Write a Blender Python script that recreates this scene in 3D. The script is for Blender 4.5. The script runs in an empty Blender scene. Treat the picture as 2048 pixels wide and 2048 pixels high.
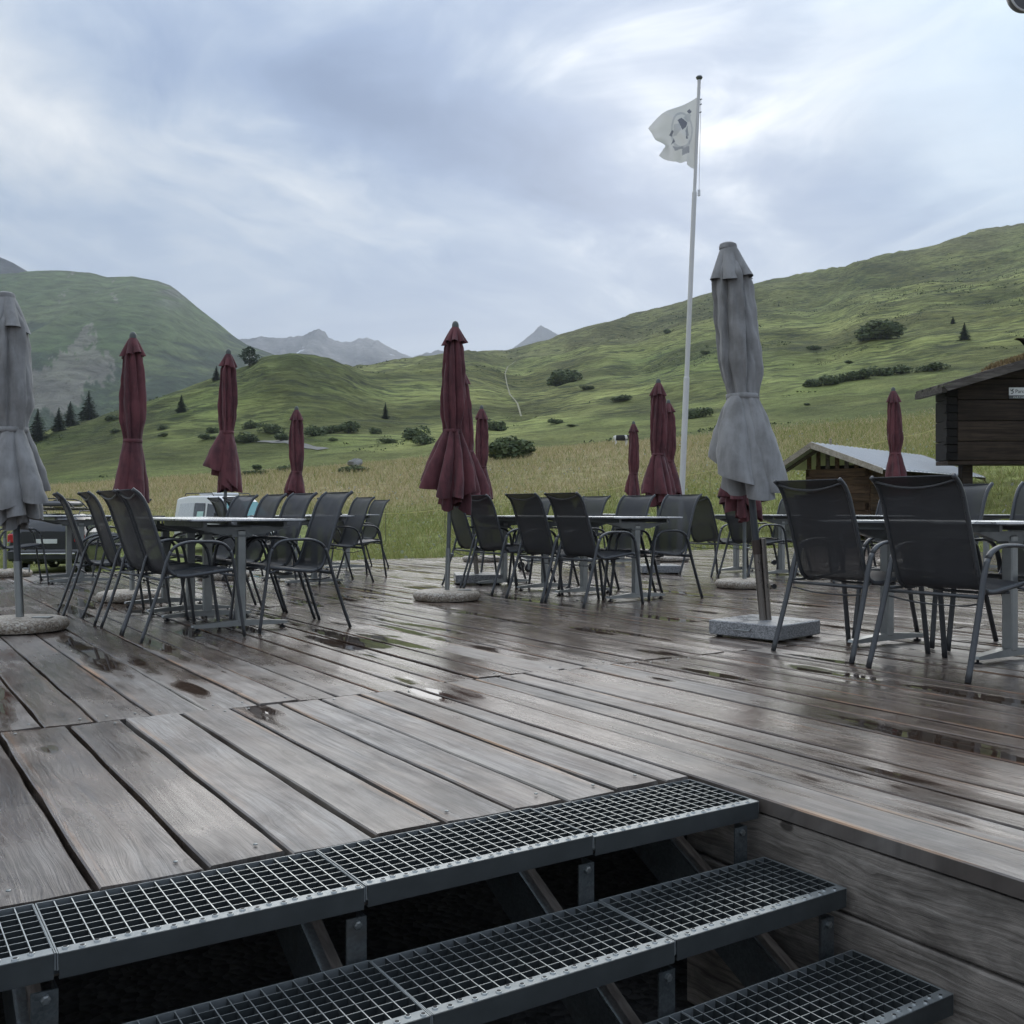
import bpy, math, random
import numpy as np
from mathutils import Vector, Matrix

R = math.radians
scene = bpy.context.scene
COL = scene.collection

# ------------------------------------------------------------------ camera
F, CX, HV, EH = 2030.0, 1024.0, 1020.0, 0.80      # focal length (px of the 2048 frame), horizon row, eye height above deck
cam_d = bpy.data.cameras.new('camera')
cam_d.sensor_width = 36.0
cam_d.lens = 36.0 * F / 2048.0
cam_d.shift_y = -4.0 / 2048.0
cam_d.clip_start = 0.05
cam_d.clip_end = 20000.0
cam = bpy.data.objects.new('camera', cam_d)
cam.location = (0, 0, EH)
cam.rotation_euler = (R(90), 0, 0)
COL.objects.link(cam)
scene.camera = cam

# ------------------------------------------------------------------ world: overcast evening sky
SUN_AZ, SUN_EL = R(9.0), R(20.5)                  # azimuth to the right of +Y, elevation
sun_dir = Vector((math.sin(SUN_AZ) * math.cos(SUN_EL), math.cos(SUN_AZ) * math.cos(SUN_EL), math.sin(SUN_EL)))
world = bpy.data.worlds.new('World')
scene.world = world
world.use_nodes = True


class NT:
    """small helper to write node trees"""
    def __init__(self, tree):
        self.t = tree
        self.n = tree.nodes
        self.l = tree.links

    def new(self, typ, **kw):
        nd = self.n.new(typ)
        for k, v in kw.items():
            setattr(nd, k, v)
        return nd

    def put(self, sock, val):
        if isinstance(val, bpy.types.NodeSocket):
            self.l.new(val, sock)
        elif val is not None:
            if hasattr(sock, 'default_value'):
                try:
                    sock.default_value = val
                except Exception:
                    sock.default_value = tuple(val) + (1.0,)

    def math(self, op, a, b=None, c=None, clamp=False):
        nd = self.new('ShaderNodeMath', operation=op, use_clamp=clamp)
        self.put(nd.inputs[0], a)
        if b is not None:
            self.put(nd.inputs[1], b)
        if c is not None:
            self.put(nd.inputs[2], c)
        return nd.outputs[0]

    def vmath(self, op, a, b=None, scale=None):
        nd = self.new('ShaderNodeVectorMath', operation=op)
        self.put(nd.inputs[0], a)
        if b is not None:
            self.put(nd.inputs[1], b)
        if scale is not None:
            self.put(nd.inputs['Scale'], scale)
        return nd.outputs['Value'] if op in ('DOT_PRODUCT', 'LENGTH', 'DISTANCE') else nd.outputs['Vector']

    def sep(self, v):
        nd = self.new('ShaderNodeSeparateXYZ')
        self.put(nd.inputs[0], v)
        return nd.outputs

    def comb(self, x=0.0, y=0.0, z=0.0):
        nd = self.new('ShaderNodeCombineXYZ')
        self.put(nd.inputs[0], x); self.put(nd.inputs[1], y); self.put(nd.inputs[2], z)
        return nd.outputs[0]

    def noise(self, vec, scale=1.0, detail=4.0, rough=0.55, dist=0.0, col=False):
        nd = self.new('ShaderNodeTexNoise')
        self.put(nd.inputs['Vector'], vec)
        self.put(nd.inputs['Scale'], scale)
        self.put(nd.inputs['Detail'], detail)
        self.put(nd.inputs['Roughness'], rough)
        self.put(nd.inputs['Distortion'], dist)
        return nd.outputs['Color' if col else 'Fac']

    def ss(self, x, lo, hi, a=0.0, b=1.0):
        nd = self.new('ShaderNodeMapRange', interpolation_type='SMOOTHSTEP')
        self.put(nd.inputs['Value'], x)
        self.put(nd.inputs['From Min'], lo); self.put(nd.inputs['From Max'], hi)
        self.put(nd.inputs['To Min'], a); self.put(nd.inputs['To Max'], b)
        return nd.outputs['Result']

    def lin(self, x, lo, hi, a=0.0, b=1.0):
        nd = self.new('ShaderNodeMapRange')
        self.put(nd.inputs['Value'], x)
        self.put(nd.inputs['From Min'], lo); self.put(nd.inputs['From Max'], hi)
        self.put(nd.inputs['To Min'], a); self.put(nd.inputs['To Max'], b)
        return nd.outputs['Result']

    def mix(self, f, a, b, blend='MIX'):
        nd = self.new('ShaderNodeMix', data_type='RGBA', blend_type=blend)
        self.put(nd.inputs[0], f)
        self.put(nd.inputs[6], rgb(a)); self.put(nd.inputs[7], rgb(b))
        return nd.outputs[2]

    def ramp(self, f, stops):
        nd = self.new('ShaderNodeValToRGB')
        cr = nd.color_ramp
        while len(cr.elements) < len(stops):
            cr.elements.new(0.5)
        for e, (p, c) in zip(cr.elements, stops):
            e.position = p
            e.color = rgb(c)
        self.put(nd.inputs[0], f)
        return nd.outputs[0]

    def bump(self, h, strength=0.3, dist=0.01, normal=None):
        nd = self.new('ShaderNodeBump')
        self.put(nd.inputs['Strength'], strength)
        self.put(nd.inputs['Distance'], dist)
        self.put(nd.inputs['Height'], h)
        if normal is not None:
            self.put(nd.inputs['Normal'], normal)
        return nd.outputs['Normal']

    def attr(self, name):
        return self.new('ShaderNodeAttribute', attribute_name=name).outputs


def rgb(c):
    if isinstance(c, bpy.types.NodeSocket):
        return c
    if isinstance(c, (int, float)):
        return (c, c, c, 1.0)
    return tuple(c) + (1.0,) if len(c) == 3 else tuple(c)


w = NT(world.node_tree)
for nd in list(w.n):
    w.n.remove(nd)
d = w.new('ShaderNodeTexCoord').outputs['Generated']
dx, dy, dz = w.sep(d)
sky = w.new('ShaderNodeTexSky', sky_type='NISHITA', sun_disc=False)
sky.sun_elevation = SUN_EL
sky.sun_rotation = SUN_AZ
sky.altitude = 1900.0
sky.air_density = 1.0
sky.dust_density = 1.5
sky.ozone_density = 2.5
nish = w.vmath('SCALE', sky.outputs[0], scale=0.06)
zc = w.math('MAXIMUM', dz, 0.0)
den = w.math('ADD', zc, 0.16)
px = w.math('DIVIDE', dx, den)
py = w.math('DIVIDE', dy, den)
# streaks run along a direction a little to the right of the view
ca, sa = math.cos(R(14)), math.sin(R(14))
qx = w.math('SUBTRACT', w.math('MULTIPLY', px, ca), w.math('MULTIPLY', py, sa))
qy = w.math('ADD', w.math('MULTIPLY', px, sa), w.math('MULTIPLY', py, ca))
warp = w.noise(w.comb(px, py, 3.0), 0.9, 3.0, 0.5)
wv = w.math('MULTIPLY', w.math('SUBTRACT', warp, 0.5), 1.5)
big = w.noise(w.comb(w.math('MULTIPLY', w.math('ADD', qx, wv), 0.95), w.math('MULTIPLY', qy, 0.34), 7.3), 1.0, 5.0, 0.52, 0.3)
fine = w.noise(w.comb(w.math('MULTIPLY', w.math('ADD', qx, wv), 4.2), w.math('MULTIPLY', qy, 2.3), 1.7), 1.0, 8.0, 0.62, 0.4)
cl = w.math('ADD', w.math('MULTIPLY', big, 0.60), w.math('MULTIPLY', fine, 0.40))
# the large cloud masses of the evening: soft lobes in direction space, torn by the noise above
wob = w.noise(w.comb(px, py, 11.0), 2.2, 5.0, 0.6, 0.0, True)
wo_ = w.sep(wob)
dyc = w.math('MAXIMUM', dy, 0.05)
ax = w.math('ADD', w.math('DIVIDE', dx, dyc), w.math('MULTIPLY', w.math('SUBTRACT', wo_[0], 0.5), 0.34))
az = w.math('ADD', w.math('DIVIDE', dz, dyc), w.math('MULTIPLY', w.math('SUBTRACT', wo_[1], 0.5), 0.16))
front = w.ss(dy, 0.2, 0.5)


def lobe_at(u, v, ru, rv, deg):
    cu, cv = (u - CX) / F, (HV - v) / F
    c_, s_ = math.cos(R(-deg)), math.sin(R(-deg))
    x = w.math('SUBTRACT', ax, cu); z = w.math('SUBTRACT', az, cv)
    p_ = w.math('DIVIDE', w.math('ADD', w.math('MULTIPLY', x, c_), w.math('MULTIPLY', z, s_)), ru / F)
    q_ = w.math('DIVIDE', w.math('SUBTRACT', w.math('MULTIPLY', z, c_), w.math('MULTIPLY', x, s_)), rv / F)
    e_ = w.math('ADD', w.math('MULTIPLY', p_, p_), w.math('MULTIPLY', q_, q_))
    return w.math('EXPONENT', w.math('MULTIPLY', e_, -1.0))


acc = None
for u_, v_, ru_, rv_, dg_, am_ in ((850, 270, 430, 105, 16, -0.155), (420, 70, 330, 130, 24, -0.10), (230, 470, 430, 60, 14, -0.07), (1230, 400, 150, 50, 20, -0.06),
                                   (1530, 330, 170, 55, 8, -0.09), (1720, 420, 180, 60, -12, -0.075), (880, 545, 170, 40, 8, -0.06), (1120, 60, 160, 60, 10, -0.04),
                                   (560, 380, 480, 62, 22, 0.075), (120, 200, 200, 70, 30, 0.05), (1180, 130, 210, 70, 6, 0.055), (1010, 420, 260, 45, 14, 0.07),
                                   (1640, 110, 190, 90, -20, 0.055), (1990, 300, 150, 120, 0, 0.08), (1330, 250, 120, 80, 0, 0.07)):
    q_ = w.math('MULTIPLY', lobe_at(u_, v_, ru_, rv_, dg_), am_ * (1.25 if am_ < 0 else 0.8))
    acc = q_ if acc is None else w.math('ADD', acc, q_)
cl = w.math('ADD', w.math('ADD', w.math('MULTIPLY', w.math('SUBTRACT', cl, 0.5), 1.05), 0.50), w.math('MULTIPLY', acc, front))
cloud = w.ramp(cl, [(0.20, (0.100, 0.132, 0.200)), (0.36, (0.148, 0.188, 0.266)), (0.47, (0.215, 0.254, 0.314)), (0.57, (0.305, 0.330, 0.360)), (0.70, (0.46, 0.462, 0.455))])
# thin blue sky shows in the gaps
col = w.mix(0.86, nish, cloud)
# clearer, paler blue towards the upper right
pb = w.math('MULTIPLY', w.ss(w.math('ADD', ax, w.math('MULTIPLY', az, 0.5)), 0.42, 0.75, 0.0, 0.55), front)
col = w.mix(pb, col, (0.365, 0.445, 0.52))
# towards the horizon the layer closes into an even grey
hz = w.ss(dz, 0.03, 0.27, 0.80, 0.0)
col = w.mix(hz, col, (0.372, 0.384, 0.402))
# brightness round the veiled sun
cd = w.vmath('DOT_PRODUCT', d, tuple(sun_dir))
g1 = w.math('POWER', w.math('MAXIMUM', cd, 0.0), 14.0)
g2 = w.math('POWER', w.math('MAXIMUM', cd, 0.0), 160.0)
gm = w.ss(cl, 0.40, 0.58, 0.25, 1.0)
gl = w.math('MULTIPLY', w.math('ADD', w.math('MULTIPLY', g1, 0.05), w.math('MULTIPLY', g2, 0.24)), gm)
glow = w.vmath('SCALE', (1.0, 0.92, 0.78), scale=gl)
col = w.vmath('ADD', col, glow)
# overcast layer is brighter overhead than at the horizon
zen = w.lin(w.math('POWER', zc, 1.9), 0.0, 1.0, 0.94, 2.6)
col = w.vmath('SCALE', col, scale=zen)
bg = w.new('ShaderNodeBackground')
w.put(bg.inputs['Color'], col)
bg.inputs['Strength'].default_value = 1.0
w.l.new(bg.outputs[0], w.new('ShaderNodeOutputWorld').inputs['Surface'])

sun_l = bpy.data.lights.new('sun', 'SUN')
sun_l.energy = 1.0
sun_l.angle = R(60)
sun_l.color = (1.0, 0.95, 0.87)
sun_o = bpy.data.objects.new('sun', sun_l)
sun_o.rotation_euler = (-sun_dir).to_track_quat('-Z', 'Y').to_euler()
sun_o.location = (0, 0, 50)
COL.objects.link(sun_o)

vs = scene.view_settings
vs.view_transform = 'Standard'
vs.look = 'None'
vs.exposure = 1.0
vs.gamma = 1.0
vs.use_curve_mapping = False
cy = scene.cycles
cy.use_denoising = True
cy.max_bounces = 6
cy.diffuse_bounces = 3
cy.glossy_bounces = 3
cy.transmission_bounces = 3
cy.transparent_max_bounces = 12
cy.volume_bounces = 2
cy.use_adaptive_sampling = True
cy.adaptive_threshold = 0.02

# ------------------------------------------------------------------ frames of reference
PL = R(32.8)
SD, CD = math.sin(PL), math.cos(PL)


def dk(s, t, z=0.0):
    """deck coordinates (s along the planks, t across them) to world"""
    return Vector((-SD * s + CD * t, CD * s + SD * t, z))


def at(u, v, Y):
    return Vector(((u - CX) / F * Y, Y, EH + (HV - v) / F * Y))


def px_of(p):
    return CX + F * p[0] / p[1], HV - F * (p[2] - EH) / p[1]


# ------------------------------------------------------------------ scene helpers
def tag(o, label=None, cat=None, group=None, kind=None):
    if label: o['label'] = label
    if cat: o['category'] = cat
    if group: o['group'] = group
    if kind: o['kind'] = kind
    return o


def empty(name, loc=(0, 0, 0), rz=0.0, parent=None):
    o = bpy.data.objects.new(name, None)
    o.empty_display_size = 0.1
    COL.objects.link(o)
    o.location = loc
    o.rotation_euler = (0, 0, rz)
    if parent: o.parent = parent
    return o


def link(name, me, parent=None):
    o = bpy.data.objects.new(name, me)
    COL.objects.link(o)
    if parent: o.parent = parent
    return o


def copy_tree(o, parent=None):
    c = o.copy()
    COL.objects.link(c)
    c.parent = parent
    for ch in list(o.children):
        copy_tree(ch, c)
    return c


def catmull(pts, n=6):
    P = [Vector(p) for p in pts]
    P = [P[0] * 2 - P[1]] + P + [P[-1] * 2 - P[-2]]
    out = []
    for i in range(1, len(P) - 2):
        a, b, c, e = P[i - 1], P[i], P[i + 1], P[i + 2]
        for k in range(n):
            t = k / n
            out.append(0.5 * ((2 * b) + (c - a) * t + (2 * a - 5 * b + 4 * c - e) * t * t + (3 * b - a - 3 * c + e) * t ** 3))
    out.append(P[-2])
    return out


class MB:
    """collects shapes and links them as one mesh object"""
    def __init__(self):
        self.v, self.f = [], []

    def add(self, vs, fs):
        b = len(self.v)
        self.v += [tuple(p) for p in vs]
        self.f += [tuple(i + b for i in q) for q in fs]
        return self

    def box(self, lo, hi, M=None):
        x0, y0, z0 = lo; x1, y1, z1 = hi
        vs = [(x0, y0, z0), (x1, y0, z0), (x1, y1, z0), (x0, y1, z0), (x0, y0, z1), (x1, y0, z1), (x1, y1, z1), (x0, y1, z1)]
        if M: vs = [M @ Vector(p) for p in vs]
        return self.add(vs, [(0, 3, 2, 1), (4, 5, 6, 7), (0, 1, 5, 4), (1, 2, 6, 5), (2, 3, 7, 6), (3, 0, 4, 7)])

    def bbox(self, lo, hi, b=0.005, M=None):
        """box with chamfered edges"""
        x0, y0, z0 = lo; x1, y1, z1 = hi
        rings = []
        def ring(i, z):
            return [(x0 + i + b, y0 + i, z), (x1 - i - b, y0 + i, z), (x1 - i, y0 + i + b, z), (x1 - i, y1 - i - b, z),
                    (x1 - i - b, y1 - i, z), (x0 + i + b, y1 - i, z), (x0 + i, y1 - i - b, z), (x0 + i, y0 + i + b, z)]
        vs = ring(b, z0) + ring(0, z0 + b) + ring(0, z1 - b) + ring(b, z1)
        fs = [tuple(reversed(range(8)))]
        for k in range(3):
            for i in range(8):
                j = (i + 1) % 8
                fs.append((k * 8 + i, k * 8 + j, k * 8 + 8 + j, k * 8 + 8 + i))
        fs.append(tuple(range(24, 32)))
        if M: vs = [M @ Vector(p) for p in vs]
        return self.add(vs, fs)

    def tube(self, path, r, n=8, ry=None, caps=True, up=(0, 0, 1)):
        path = [Vector(p) for p in path]
        m = len(path)
        rs = r if isinstance(r, (list, tuple)) else [r] * m
        vs, fs = [], []
        prev = None
        for i, p in enumerate(path):
            tdir = (path[min(i + 1, m - 1)] - path[max(i - 1, 0)]).normalized()
            if prev is None:
                a = Vector(up)
                if abs(a.dot(tdir)) > 0.95: a = Vector((1, 0, 0)) if abs(tdir.x) < 0.9 else Vector((0, 1, 0))
                s = tdir.cross(a).normalized()
            else:
                s = (prev - tdir * prev.dot(tdir)).normalized()
            prev = s
            q = s.cross(tdir)
            r2 = rs[i] if ry is None else ry
            for k in range(n):
                an = 2 * math.pi * k / n
                vs.append(p + s * (math.cos(an) * rs[i]) + q * (math.sin(an) * r2))
        for i in range(m - 1):
            for k in range(n):
                j = (k + 1) % n
                fs.append((i * n + k, i * n + j, i * n + n + j, i * n + n + k))
        if caps:
            fs.append(tuple(reversed(range(n))))
            fs.append(tuple(range((m - 1) * n, m * n)))
        return self.add(vs, fs)

    def lathe(self, prof, n=24, c=(0, 0, 0), closed=True):
        vs, fs = [], []
        for r, z in prof:
            for k in range(n):
                an = 2 * math.pi * k / n
                vs.append((c[0] + r * math.cos(an), c[1] + r * math.sin(an), c[2] + z))
        for i in range(len(prof) - 1):
            for k in range(n):
                j = (k + 1) % n
                fs.append((i * n + k, i * n + j, i * n + n + j, i * n + n + k))
        if closed:
            fs.append(tuple(reversed(range(n))))
            fs.append(tuple(range((len(prof) - 1) * n, len(prof) * n)))
        return self.add(vs, fs)

    def prism(self, poly, axis, a, b, M=None):
        """polygon (2-D points) extruded along axis between a and b"""
        n = len(poly)
        def P(p, h):
            if axis == 'x': return (h, p[0], p[1])
            if axis == 'y': return (p[0], h, p[1])
            return (p[0], p[1], h)
        vs = [P(p, a) for p in poly] + [P(p, b) for p in poly]
        if M: vs = [M @ Vector(p) for p in vs]
        fs = [tuple(reversed(range(n))), tuple(range(n, 2 * n))]
        for i in range(n):
            j = (i + 1) % n
            fs.append((i, j, n + j, n + i))
        return self.add(vs, fs)

    def grid(self, pts, nu, nv, close_u=False):
        """pts row-major: nv rows of nu"""
        fs = []
        for j in range(nv - 1):
            for i in range(nu if close_u else nu - 1):
                k = (i + 1) % nu
                fs.append((j * nu + i, j * nu + k, j * nu + nu + k, j * nu + nu + i))
        return self.add(pts, fs)

    def mesh(self, name, mat, smooth=False):
        me = bpy.data.meshes.new(name)
        me.from_pydata(self.v, [], self.f)
        if mat: me.materials.append(mat)
        if smooth:
            me.polygons.foreach_set('use_smooth', [True] * len(me.polygons))
            if smooth != 'all':
                try: me.set_sharp_from_angle(angle=R(40))
                except Exception: pass
        me.update()
        return me

    def build(self, name, mat, parent=None, smooth=False, loc=None, rz=None):
        o = link(name, self.mesh(name, mat, smooth), parent)
        if loc is not None: o.location = loc
        if rz is not None: o.rotation_euler = (0, 0, rz)
        return o


def add_attr(me, name, vals, typ='FLOAT', dom='POINT'):
    a = me.attributes.new(name, typ, dom)
    vals = np.asarray(vals, dtype=np.float32).ravel()
    if typ == 'FLOAT': a.data.foreach_set('value', vals)
    elif typ == 'FLOAT_COLOR': a.data.foreach_set('color', vals)
    elif typ == 'FLOAT2': a.data.foreach_set('vector', vals)


def mesh_np(name, V, Fq, mat=None, smooth=True):
    """mesh from numpy vertices and equal-sized faces"""
    V = np.asarray(V, dtype=np.float32); Fq = np.asarray(Fq, dtype=np.int32)
    me = bpy.data.meshes.new(name)
    n, k = Fq.shape
    me.vertices.add(len(V)); me.vertices.foreach_set('co', V.ravel())
    me.loops.add(n * k); me.loops.foreach_set('vertex_index', Fq.ravel())
    me.polygons.add(n); me.polygons.foreach_set('loop_start', np.arange(0, n * k, k, dtype=np.int32))
    if smooth: me.polygons.foreach_set('use_smooth', np.ones(n, dtype=bool))
    me.update(calc_edges=True)
    me.validate()
    if mat: me.materials.append(mat)
    return me


# value noise (numpy)
def _hash(ix, iy, seed):
    h = (ix.astype(np.int64) * 374761393 + iy.astype(np.int64) * 668265263 + seed * 1442695041) & 0x7fffffff
    h = ((h ^ (h >> 13)) * 1274126177) & 0x7fffffff
    return ((h ^ (h >> 16)) & 0xffff) / 65535.0


def vnoise(x, y, seed=0):
    x = np.asarray(x, float); y = np.asarray(y, float)
    ix, iy = np.floor(x), np.floor(y)
    fx, fy = x - ix, y - iy
    fx = fx * fx * (3 - 2 * fx); fy = fy * fy * (3 - 2 * fy)
    a = _hash(ix, iy, seed); b = _hash(ix + 1, iy, seed); c = _hash(ix, iy + 1, seed); e = _hash(ix + 1, iy + 1, seed)
    return (a + (b - a) * fx) * (1 - fy) + (c + (e - c) * fx) * fy


def fbm(x, y, oct=4, seed=0, gain=0.5):
    tot, amp, nrm = 0.0, 1.0, 0.0
    for o in range(oct):
        tot = tot + amp * (vnoise(x * 2.0 ** o + 17.3 * o, y * 2.0 ** o - 9.1 * o, seed + o) - 0.5) * 2
        nrm += amp
        amp *= gain
    return tot / nrm


def sst(x, a, b):
    t = np.clip((x - a) / (b - a), 0, 1)
    return t * t * (3 - 2 * t)


# ------------------------------------------------------------------ materials
def mat(name, fn):
    m = bpy.data.materials.new(name)
    m.use_nodes = True
    t = NT(m.node_tree)
    p = t.n['Principled BSDF']
    fn(t, p)
    return m


def simple(name, base, rough=0.6, metal=0.0, var=0.12, scale=6.0, bump=0.0, bscale=40.0, bdist=0.004, spec=0.5):
    def fn(t, p):
        co = t.new('ShaderNodeTexCoord').outputs['Object']
        n = t.noise(co, scale, 5.0, 0.6)
        a = tuple(c * (1 - var) for c in base); b = tuple(min(1, c * (1 + var)) for c in base)
        t.put(p.inputs['Base Color'], t.mix(n, a, b))
        n2 = t.noise(co, scale * 3, 3.0)
        t.put(p.inputs['Roughness'], t.lin(n2, 0.3, 0.7, max(rough - 0.08, 0.02), min(rough + 0.08, 1)))
        p.inputs['Metallic'].default_value = metal
        p.inputs['Specular IOR Level'].default_value = spec
        if bump:
            t.put(p.inputs['Normal'], t.bump(t.noise(co, bscale, 4.0), bump, bdist))
    return mat(name, fn)


M = {}


def deck_wood(t, p):
    uv = t.new('ShaderNodeUVMap', uv_map='UVMap').outputs[0]
    s, tt, _ = t.sep(uv)
    rnd = t.attr('rnd')['Fac']
    ac = t.attr('across')['Fac']
    ob = t.new('ShaderNodeTexCoord').outputs['Object']
    ox, oy, oz = t.sep(ob)
    r37 = t.math('MULTIPLY', rnd, 37.0)
    # grain with slow waves round the knots
    wv = t.noise(t.comb(t.math('MULTIPLY', s, 1.6), t.math('MULTIPLY', tt, 7.0), r37), 1.0, 2.0)
    tw = t.math('ADD', tt, t.math('MULTIPLY', t.math('SUBTRACT', wv, 0.5), 0.085))
    g1 = t.noise(t.comb(t.math('MULTIPLY', s, 1.9), t.math('MULTIPLY', tw, 62.0), r37), 1.0, 5.0, 0.6)
    g2 = t.noise(t.comb(t.math('MULTIPLY', s, 5.0), t.math('MULTIPLY', tw, 230.0), r37), 1.0, 3.0, 0.6)
    blot = t.noise(t.comb(t.math('MULTIPLY', s, 2.0), t.math('MULTIPLY', tt, 8.0), t.math('MULTIPLY', rnd, 71.0)), 1.0, 5.0, 0.62)
    g3 = t.noise(t.comb(t.math('MULTIPLY', s, 7.0), t.math('MULTIPLY', tw, 420.0), r37), 1.0, 2.0, 0.5)
    g = t.math('ADD', t.math('ADD', t.math('MULTIPLY', g1, 0.58), t.math('MULTIPLY', g2, 0.24)), t.math('MULTIPLY', g3, 0.18))
    fib = t.ss(t.noise(t.comb(t.math('MULTIPLY', s, 2.6), t.math('MULTIPLY', tw, 150.0), r37), 1.0, 3.0, 0.6), 0.60, 0.70)
    c = t.ramp(g, [(0.30, (0.064, 0.052, 0.044)), (0.44, (0.186, 0.165, 0.146)), (0.62, (0.305, 0.280, 0.254))])
    c = t.mix(t.ss(blot, 0.42, 0.68, 0.0, 0.75), c, t.mix(g, (0.115, 0.088, 0.070), (0.205, 0.165, 0.138)))
    stn = t.noise(t.comb(t.math('MULTIPLY', ox, 5.0), t.math('MULTIPLY', oy, 3.2), r37), 1.0, 6.0, 0.68, 0.5)
    c = t.vmath('SCALE', c, scale=t.ss(stn, 0.34, 0.60, 0.62, 1.06))
    c = t.mix(t.math('MULTIPLY', fib, 0.55), c, (0.060, 0.048, 0.040))
    # plank tone
    tone = t.lin(t.math('FRACT', t.math('MULTIPLY', rnd, 13.7)), 0.0, 1.0, 0.72, 1.15)
    c = t.vmath('SCALE', c, scale=tone)
    # rubbed, orange edges on one side
    sgn = t.math('SIGN', t.math('SUBTRACT', t.math('FRACT', t.math('MULTIPLY', rnd, 5.3)), 0.5))
    e = t.ss(t.math('MULTIPLY', ac, sgn), 0.62, 0.97)
    en = t.noise(t.comb(t.math('MULTIPLY', s, 1.5), t.math('MULTIPLY', tt, 30.0), t.math('MULTIPLY', rnd, 19.0)), 1.0, 5.0, 0.65)
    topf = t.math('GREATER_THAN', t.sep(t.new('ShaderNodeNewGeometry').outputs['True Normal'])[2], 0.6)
    em = t.math('MULTIPLY', t.math('MULTIPLY', e, topf), t.ss(en, 0.47, 0.68, 0.0, 0.8))
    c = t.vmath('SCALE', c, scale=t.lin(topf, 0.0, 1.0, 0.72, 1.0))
    c = t.mix(em, c, (0.42, 0.245, 0.125))
    # pale worn edge on the other side
    e2 = t.ss(t.math('MULTIPLY', ac, sgn), -0.80, -0.98)
    c = t.mix(t.math('MULTIPLY', e2, t.ss(en, 0.40, 0.6, 0.0, 0.6)), c, (0.36, 0.325, 0.27))
    # knots
    vo = t.new('ShaderNodeTexVoronoi', feature='F1', voronoi_dimensions='2D')
    t.put(vo.inputs['Vector'], t.comb(t.math('ADD', t.math('MULTIPLY', s, 1.15), r37), t.math('ADD', t.math('MULTIPLY', tt, 3.4), t.math('MULTIPLY', rnd, 11.0)), 0.0))
    vo.inputs['Scale'].default_value = 1.0
    kd = vo.outputs['Distance']
    kn = t.math('MAXIMUM', t.math('MULTIPLY', t.ss(kd, 0.045, 0.030), 0.55), t.math('MULTIPLY', t.ss(kd, 0.030, 0.042), t.ss(kd, 0.062, 0.050)))
    kn = t.math('MULTIPLY', kn, t.math('GREATER_THAN', t.sep(vo.outputs['Color'])[0], 0.45))
    c = t.mix(t.math('MULTIPLY', kn, 0.75), c, (0.060, 0.045, 0.035))
    # small nicks and splits
    nk = t.noise(t.comb(t.math('MULTIPLY', s, 9.0), t.math('MULTIPLY', tt, 70.0), r37), 1.0, 2.0)
    nick = t.ss(nk, 0.735, 0.78)
    c = t.mix(t.math('MULTIPLY', nick, 0.8), c, (0.035, 0.030, 0.027))
    # damp areas and puddles
    wet = t.noise(t.comb(t.math('ADD', t.math('MULTIPLY', ox, 0.85), t.math('MULTIPLY', rnd, 0.55)), t.math('MULTIPLY', oy, 0.42), t.math('MULTIPLY', rnd, 1.5)), 1.0, 5.0, 0.6)
    far = t.math('ADD', t.ss(oy, 3.0, 6.5, 0.0, 0.10), t.ss(ox, 1.8, 4.0, 0.0, 0.12))
    wetm = t.ss(t.math('ADD', wet, far), 0.42, 0.60)
    pd = t.noise(t.comb(t.math('MULTIPLY', ox, 2.9), t.math('MULTIPLY', oy, 0.62), t.math('MULTIPLY', rnd, 2.2)), 1.0, 4.0, 0.55)
    cup = t.math('MULTIPLY', t.math('MULTIPLY', ac, ac), 0.085)
    pfar = t.ss(oy, 3.5, 7.5, 0.0, 0.055)
    pq = t.math('ADD', t.math('SUBTRACT', pd, cup), pfar)
    # hollows where the rain stands
    for (pt_, ps_, pa_, pb_, pm_) in ((0.53, 3.70, .075, .13, .24), (2.12, 3.88, .055, .22, .20), (3.19, 3.66, .05, .16, .22), (3.50, 3.55, .06, .30, .22), (3.12, 2.05, .07, .34, .24),
                                      (0.90, 4.40, .05, .15, .16), (1.26, 4.62, .05, .22, .16), (1.98, 5.40, .06, .30, .20), (4.07, 5.26, .07, .42, .20), (3.30, 6.10, .06, .40, .16)):
        ex_ = t.math('DIVIDE', t.math('SUBTRACT', ox, pt_), pa_); ey_ = t.math('DIVIDE', t.math('SUBTRACT', oy, ps_), pb_)
        ee_ = t.math('EXPONENT', t.math('MULTIPLY', t.math('ADD', t.math('MULTIPLY', ex_, ex_), t.math('MULTIPLY', ey_, ey_)), -1.0))
        pq = t.math('ADD', pq, t.math('MULTIPLY', ee_, pm_))
    pud = t.ss(t.math('ADD', pq, t.math('MULTIPLY', t.math('SUBTRACT', g2, 0.5), 0.05)), 0.605, 0.650)
    halo = t.ss(pq, 0.525, 0.615)
    wetm = t.math('MAXIMUM', wetm, halo)
    c = t.mix(wetm, c, t.vmath('MULTIPLY', c, (0.55, 0.46, 0.41)))
    c = t.mix(pud, c, t.vmath('MULTIPLY', c, (0.55, 0.50, 0.46)))
    t.put(p.inputs['Base Color'], c)
    rn = t.noise(t.comb(t.math('MULTIPLY', s, 3.0), t.math('MULTIPLY', tt, 25.0), r37), 1.0, 4.0)
    r = t.lin(rn, 0.3, 0.7, 0.40, 0.62)
    rw = t.lin(rn, 0.3, 0.7, 0.12, 0.28)
    rr = t.math('ADD', t.math('MULTIPLY', r, t.math('SUBTRACT', 1.0, wetm)), t.math('MULTIPLY', rw, wetm))
    rr = t.math('ADD', t.math('MULTIPLY', rr, t.math('SUBTRACT', 1.0, pud)), t.math('MULTIPLY', 0.03, pud))
    t.put(p.inputs['Roughness'], rr)
    p.inputs['IOR'].default_value = 1.5
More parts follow.
